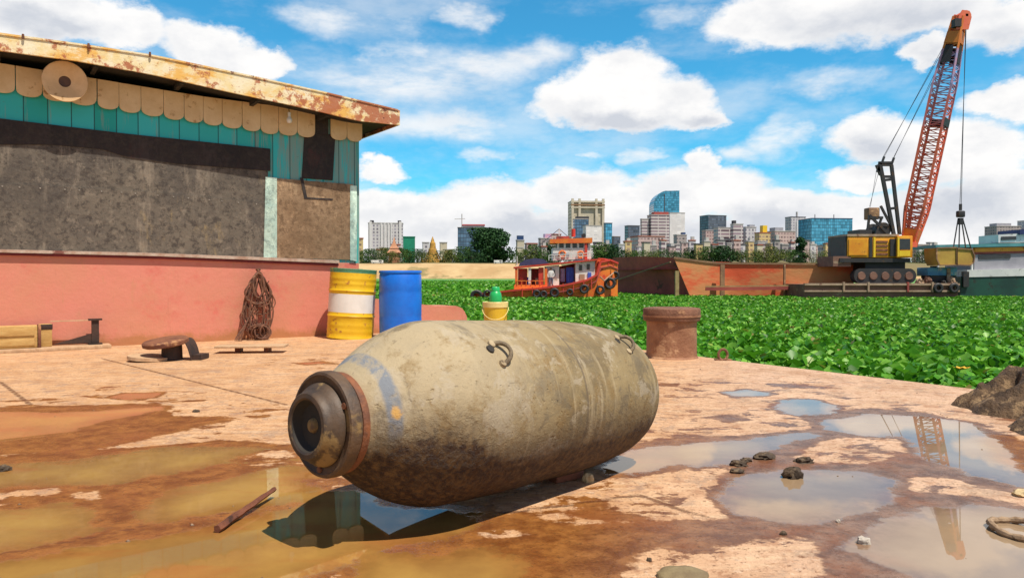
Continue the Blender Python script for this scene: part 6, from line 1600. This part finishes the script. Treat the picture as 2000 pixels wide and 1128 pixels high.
# golden monument
q = P(845, 512, 520)
mon = empty('monument', (q.x, 520, P(845, 516, 520).z), 'golden yellow spired monument among the trees on the far bank', 'monument')
M_gold = M('gold_paint', (0.62, 0.34, 0.05), (0.34, 0.18, 0.04), (0.75, 0.55, 0.15), rough=0.6, sc=0.5, s3=0.6)
s_ = 520 / F
MB().lathe([(0, 17 * s_), (8 * s_, 15 * s_), (9 * s_, 12 * s_), (16 * s_, 10.5 * s_), (17 * s_, 9 * s_), (30 * s_, 8 * s_), (31 * s_, 6.5 * s_), (42 * s_, 5.5 * s_), (43 * s_, 4 * s_), (47 * s_, 3.0 * s_), (54 * s_, 0.5 * s_)], 12, UP, smooth=False).build('spire', M_gold, mon)
for sx_ in (-1, 1):
    MB().bar((sx_ * 20 * s_, 0, 0), (sx_ * 5 * s_, 0, 30 * s_), 2.6 * s_).build('buttress', M_gold, mon)
    MB().lathe([(0, 3.5 * s_), (9 * s_, 2.5 * s_), (18 * s_, 0.1)], 8, Matrix.Translation((sx_ * 21 * s_, 0, 0)) @ UP).build('side_spire', M_gold, mon)
bld(697, 709, 466, 520, F_yel, 'narrow tan house right at the corner of the deckhouse', 'house', roof=M_tile)
q = P(770, 500, 500)
sp3 = empty('pagoda', (q.x, 500, q.z - 5), 'small orange pink pagoda roof below the white apartment tower', 'pagoda')
MB().lathe([(0, 4.5), (7, 4.5), (7.2, 6.0), (10, 3.2), (10.2, 4.0), (13, 1.5), (18, 0.1)], 4, UP @ Matrix.Rotation(PI / 4, 4, 'X'), smooth=False).build('roof', M('salmon_roof', (0.58, 0.28, 0.16), (0.45, 0.2, 0.1), rough=0.7, sc=0.4), sp3)
# vehicles on the bank
def van(px, D, w_, label, mt, name='van', cat='van'):
    q = P(px, 508, D); e = empty(name, (q.x, D, 8.2), label, cat)
    MB().box((0, 0, 1.55), (w_, 2.1, 2.1), bev=0.15).build('body', mt, e)
    MB().box((w_ * 0.28, -1.06, 1.95), (w_ * 0.26, 0.03, 0.8)).build('window', M_glass, e)
    for x_ in (-0.3, 0.3): MB().lathe([(0, 0.5), (0.3, 0.5)], 14, Matrix.Translation((x_ * w_, -1.1, 0.5)) @ Matrix.Rotation(PI / 2, 4, 'Z')).build('wheel', M_blk, e)
van(737, 480, 7.5, 'white van parked on the far bank left of the blue drum', M_tw)
van(973, 480, 5.5, 'pale truck under the big dark tree on the far bank', M_wb2, 'truck', 'truck')

# ------------------------------------------------------------------ trees
def leafmat(name, c1, c2, c3):
    m, k, bs = base_mat(name)
    tc = k.new('ShaderNodeTexCoord').outputs['Object']; r_ = k.attr('rnd')
    c = k.mix(k.step(r_, 0.1, 0.6), c1, c2); c = k.mix(k.step(r_, 0.75, 1.0), c, c3)
    c = k.mix(k.step(k.noise(tc, 0.25, 5, 0.6), 0.35, 0.65, 0, 0.5), c, c1)
    k.put(bs.inputs['Base Color'], c); bs.inputs['Roughness'].default_value = 0.7; bs.inputs['Specular IOR Level'].default_value = 0.25
    return m
L_dark = leafmat('dark_foliage', (0.012, 0.045, 0.014), (0.022, 0.075, 0.018), (0.05, 0.13, 0.03))
L_mid = leafmat('mid_foliage', (0.03, 0.075, 0.012), (0.06, 0.13, 0.02), (0.12, 0.20, 0.04))
L_yel = leafmat('yellowish_foliage', (0.07, 0.10, 0.02), (0.13, 0.16, 0.03), (0.22, 0.22, 0.06))
M_bark = M('bark', (0.09, 0.065, 0.04), (0.05, 0.035, 0.025), rough=0.9, sc=1.0)
def tree(px, pyt, pyb, wpx, D, mt, label, seed, n_=2600, name='tree', group='trees along the far bank', palm=False):
    r_ = np.random.default_rng(seed); q = P(px, pyb, D)
    zb = q.z; H_ = P(px, pyt, D).z - zb; R1 = 1.2 * wpx / F * D / 2
    e = empty(name, (q.x, D, zb), label, 'tree', group)
    tr = MB(); th = H_ * 0.42
    tr.tube([(0, 0, -1), (0.02 * H_, 0, th * 0.5), (-0.01 * H_, 0, th), (0.0, 0, th * 1.5)], [H_ * 0.035, H_ * 0.028, H_ * 0.02, H_ * 0.008], 8)
    for i in range(6):
        a = r_.random() * 6.28; rr_ = R1 * (0.4 + 0.3 * r_.random())
        tr.tube([(0, 0, th * (0.7 + 0.05 * i)), (rr_ * 0.5 * math.cos(a), rr_ * 0.5 * math.sin(a), th * 1.2), (rr_ * math.cos(a), rr_ * math.sin(a), th * (1.5 + 0.4 * r_.random()))], [H_ * 0.012, H_ * 0.009, H_ * 0.003], 6)
    tr.build('trunk', M_bark, e)
    nc = 34
    cc_ = []
    for i in range(nc):
        a = r_.random() * 2 * PI; u_ = r_.random() ** 0.5; zz = 0.04 + 0.90 * r_.random()
        env = math.sqrt(max(0.05, 1 - ((zz - 0.42) / 0.60) ** 2))
        cc_.append((R1 * 0.82 * env * u_ * math.cos(a), R1 * 0.82 * env * u_ * math.sin(a), H_ * zz, R1 * (0.20 + 0.22 * r_.random())))
    cc_ = np.array(cc_); idx = r_.integers(0, nc, n_); c_ = cc_[idx]
    d3 = r_.normal(size=(n_, 3)); d3 /= np.linalg.norm(d3, axis=1)[:, None]
    rad_ = c_[:, 3] * (0.55 + 0.5 * r_.random(n_)) 
    pos = c_[:, :3] + d3 * rad_[:, None] * np.array([1, 1, 0.8])
    pos[:, 2] = np.clip(pos[:, 2], H_ * 0.04, H_ * 1.0)
    sz_ = H_ * 0.030 * (0.6 + 0.9 * r_.random(n_))
    t1 = r_.normal(size=(n_, 3)); t1 /= np.linalg.norm(t1, axis=1)[:, None]
    t2 = np.cross(t1, d3 + 0.4 * r_.normal(size=(n_, 3))); t2 /= np.linalg.norm(t2, axis=1)[:, None] + 1e-9
    Vt = np.stack([pos - t1 * sz_[:, None], pos + t2 * sz_[:, None] * 0.8, pos + t1 * sz_[:, None], pos - t2 * sz_[:, None] * 0.8], 1).reshape(-1, 3)
    o = arr_mesh('crown', Vt, np.arange(n_ * 4).reshape(-1, 4), mt, attrs={'rnd': np.repeat(r_.random(n_), 4)})
    o.parent = e
    return e
tree(960, 446, 521, 96, 512, L_dark, 'big dark round tree standing alone on the sandy far bank', 1, 9000)
tree(905, 482, 516, 48, 514, L_mid, 'low green tree left of the big dark tree', 2, 2600)
tree(880, 488, 514, 40, 502, L_yel, 'yellowish bush just right of the golden monument', 3, 2000)
tree(815, 486, 513, 40, 502, L_dark, 'dark green tree below the green netted building', 4, 2200)
tree(790, 484, 513, 36, 512, L_mid, 'bushy tree right of the small pagoda roof', 5, 2200)
tree(748, 484, 513, 46, 507, L_yel, 'yellowish green tree in front of the white apartment tower', 6, 2400)
tree(720, 486, 513, 34, 502, L_mid, 'green tree beside the narrow tan house at the deckhouse corner', 7, 2000)
tree(1040, 478, 515, 34, 504, L_mid, 'small green tree behind the tug canopy', 8, 1800)
tree(1068, 474, 515, 34, 514, L_dark, 'dark small tree just left of the tug wheelhouse', 9, 1800)
tree(1176, 474, 520, 50, 504, L_mid, 'green tree right of the tug wheelhouse', 10, 2600)
tree(1198, 478, 518, 40, 494, L_dark, 'dark green tree above the barge bow', 11, 2200)
tree(1236, 488, 518, 36, 504, L_yel, 'yellowish bush between the barge bow and the pink house', 12, 1600)
tree(1290, 486, 516, 44, 504, L_mid, 'green tree below the balconied house behind the barge', 13, 2000)
tree(1345, 484, 516, 30, 504, L_dark, 'narrow dark tree near the small white house', 14, 1800)
tree(1385, 482, 518, 50, 494, L_mid, 'spreading green tree behind the start of the earth load', 15, 2600)
tree(1412, 480, 518, 46, 489, L_dark, 'dark spreading tree right of the green one behind the barge', 16, 2600)
tree(1440, 488, 518, 36, 494, L_yel, 'light yellow green bush behind the barge middle', 17, 1800)
tree(1510, 482, 518, 56, 494, L_yel, 'wide olive tree below the tan house', 18, 2600)
tree(1562, 462, 518, 26, 504, L_dark, 'tall narrow dark tree left of the broad blue block', 19, 2400)
tree(1610, 490, 518, 44, 494, L_yel, 'olive bush below the low white house near the crane', 20, 1800)
tree(1812, 488, 520, 40, 484, L_mid, 'green bush between the crane cab and the grab', 21, 2000)
tree(2060, 470, 520, 60, 484, L_mid, 'green tree beyond the right edge of the photo', 22, 1800)
fill_ = [(705, 490, 34, 1), (733, 489, 40, 0), (765, 490, 36, 2), (800, 491, 40, 1), (832, 493, 34, 2), (865, 490, 34, 0), (893, 487, 40, 1), (924, 490, 40, 0), (1018, 489, 34, 1), (1034, 486, 30, 2), (1056, 484, 34, 1),
         (1090, 480, 40, 0), (1160, 480, 40, 1), (1185, 484, 44, 2), (1216, 488, 40, 0), (1255, 489, 40, 1), (1272, 492, 36, 2), (1312, 490, 40, 0), (1330, 489, 34, 1), (1360, 487, 40, 2), (1398, 488, 44, 1), (1428, 486, 40, 0), (1462, 489, 44, 1),
         (1486, 488, 40, 2), (1532, 488, 44, 1), (1548, 490, 36, 0), (1584, 489, 44, 2), (1634, 489, 44, 1), (1796, 490, 40, 2), (1822, 492, 30, 0)]
nm_l = ['dark green', 'green', 'olive']
anchors_ = [(706, 'the narrow tan house'), (737, 'the white van'), (770, 'the small pagoda'), (798, 'the netted green building'), (845, 'the golden monument'), (866, 'the little cream block'), (905, 'the blue glass office block'), (930, 'the big dark tree'),
            (1016, 'the narrow cream house'), (1038, 'the tug canopy'), (1066, 'the aft part of the tug'), (1090, 'the tug wheelhouse'), (1160, 'the tug bow rail'), (1196, 'the barge bow'), (1240, 'the long pink house'), (1285, 'the stepped grey tower'), (1325, 'the blank white block'),
            (1365, 'the slate office tower'), (1410, 'the balconied houses'), (1455, 'the white house by the yellow one'), (1490, 'the yellow house'), (1540, 'the pale pink apartment block'), (1590, 'the left half of the blue block'), (1640, 'the right half of the blue block'), (1800, 'the crane cab')]
for i, (px, pt_, w_, kd) in enumerate(fill_):
    an = min(anchors_, key=lambda q: abs(q[0] - px))
    sd_ = 'just left of' if px < an[0] - 3 else ('just right of' if px > an[0] + 3 else 'right below')
    tree(px, pt_, 514, w_ * 1.15, 490 + 3 * (i % 7), (L_dark, L_mid, L_yel)[kd], 'low %s bush %s %s' % (nm_l[kd], sd_, an[1]), 60 + i, 1500, name='bush', group='bushes along the far bank')
F_l = [F_white, F_pink, F_balc, F_grey, F_cream, F_yel]
cn_l = ['white', 'pinkish', 'balconied', 'grey', 'cream', 'tan']
hr_ = random.Random(11)
hx = [(1212, 478), (1226, 472), (1262, 474), (1276, 480), (1296, 470), (1312, 482), (1336, 474), (1352, 470), (1364, 477), (1380, 472), (1394, 478), (1408, 470), (1424, 476), (1438, 470), (1450, 478), (1466, 472), (1482, 479), (1518, 470), (1534, 478), (1548, 474), (1574, 470), (1588, 478), (1618, 476), (1640, 482),
      (1014, 484), (1062, 482), (1166, 474), (1186, 478), (1800, 484), (1826, 482), (876, 488), (742, 488)]
used_ = set()
for i, (px, pt_) in enumerate(hx):
    an = min(anchors_, key=lambda q: abs(q[0] - px)); kd = (i * 5 + i // 6) % 6
    sd_ = 'just left of' if px < an[0] - 3 else ('just right of' if px > an[0] + 3 else 'right below')
    rt = i % 3
    lb_ = 'small %s house, %s roof, %s %s' % (cn_l[kd], ('pale flat', 'red tiled', 'dark flat')[rt], sd_, an[1])
    if lb_ in used_: lb_ = lb_.replace('small', 'smaller')
    used_.add(lb_)
    bld(px - 6 - 3 * hr_.random(), px + 6 + 4 * hr_.random(), pt_, 500 + 6 * (i % 8), F_l[kd], lb_, 'house', rz=0.1 + 0.3 * hr_.random(), roof=(M_par, M_tile, M_parD)[rt], parts=((0.1, 0.5, 1.5 + hr_.random() * 2, M_par, 'roof_room'),) if i % 2 else (), group='small houses along the far bank')
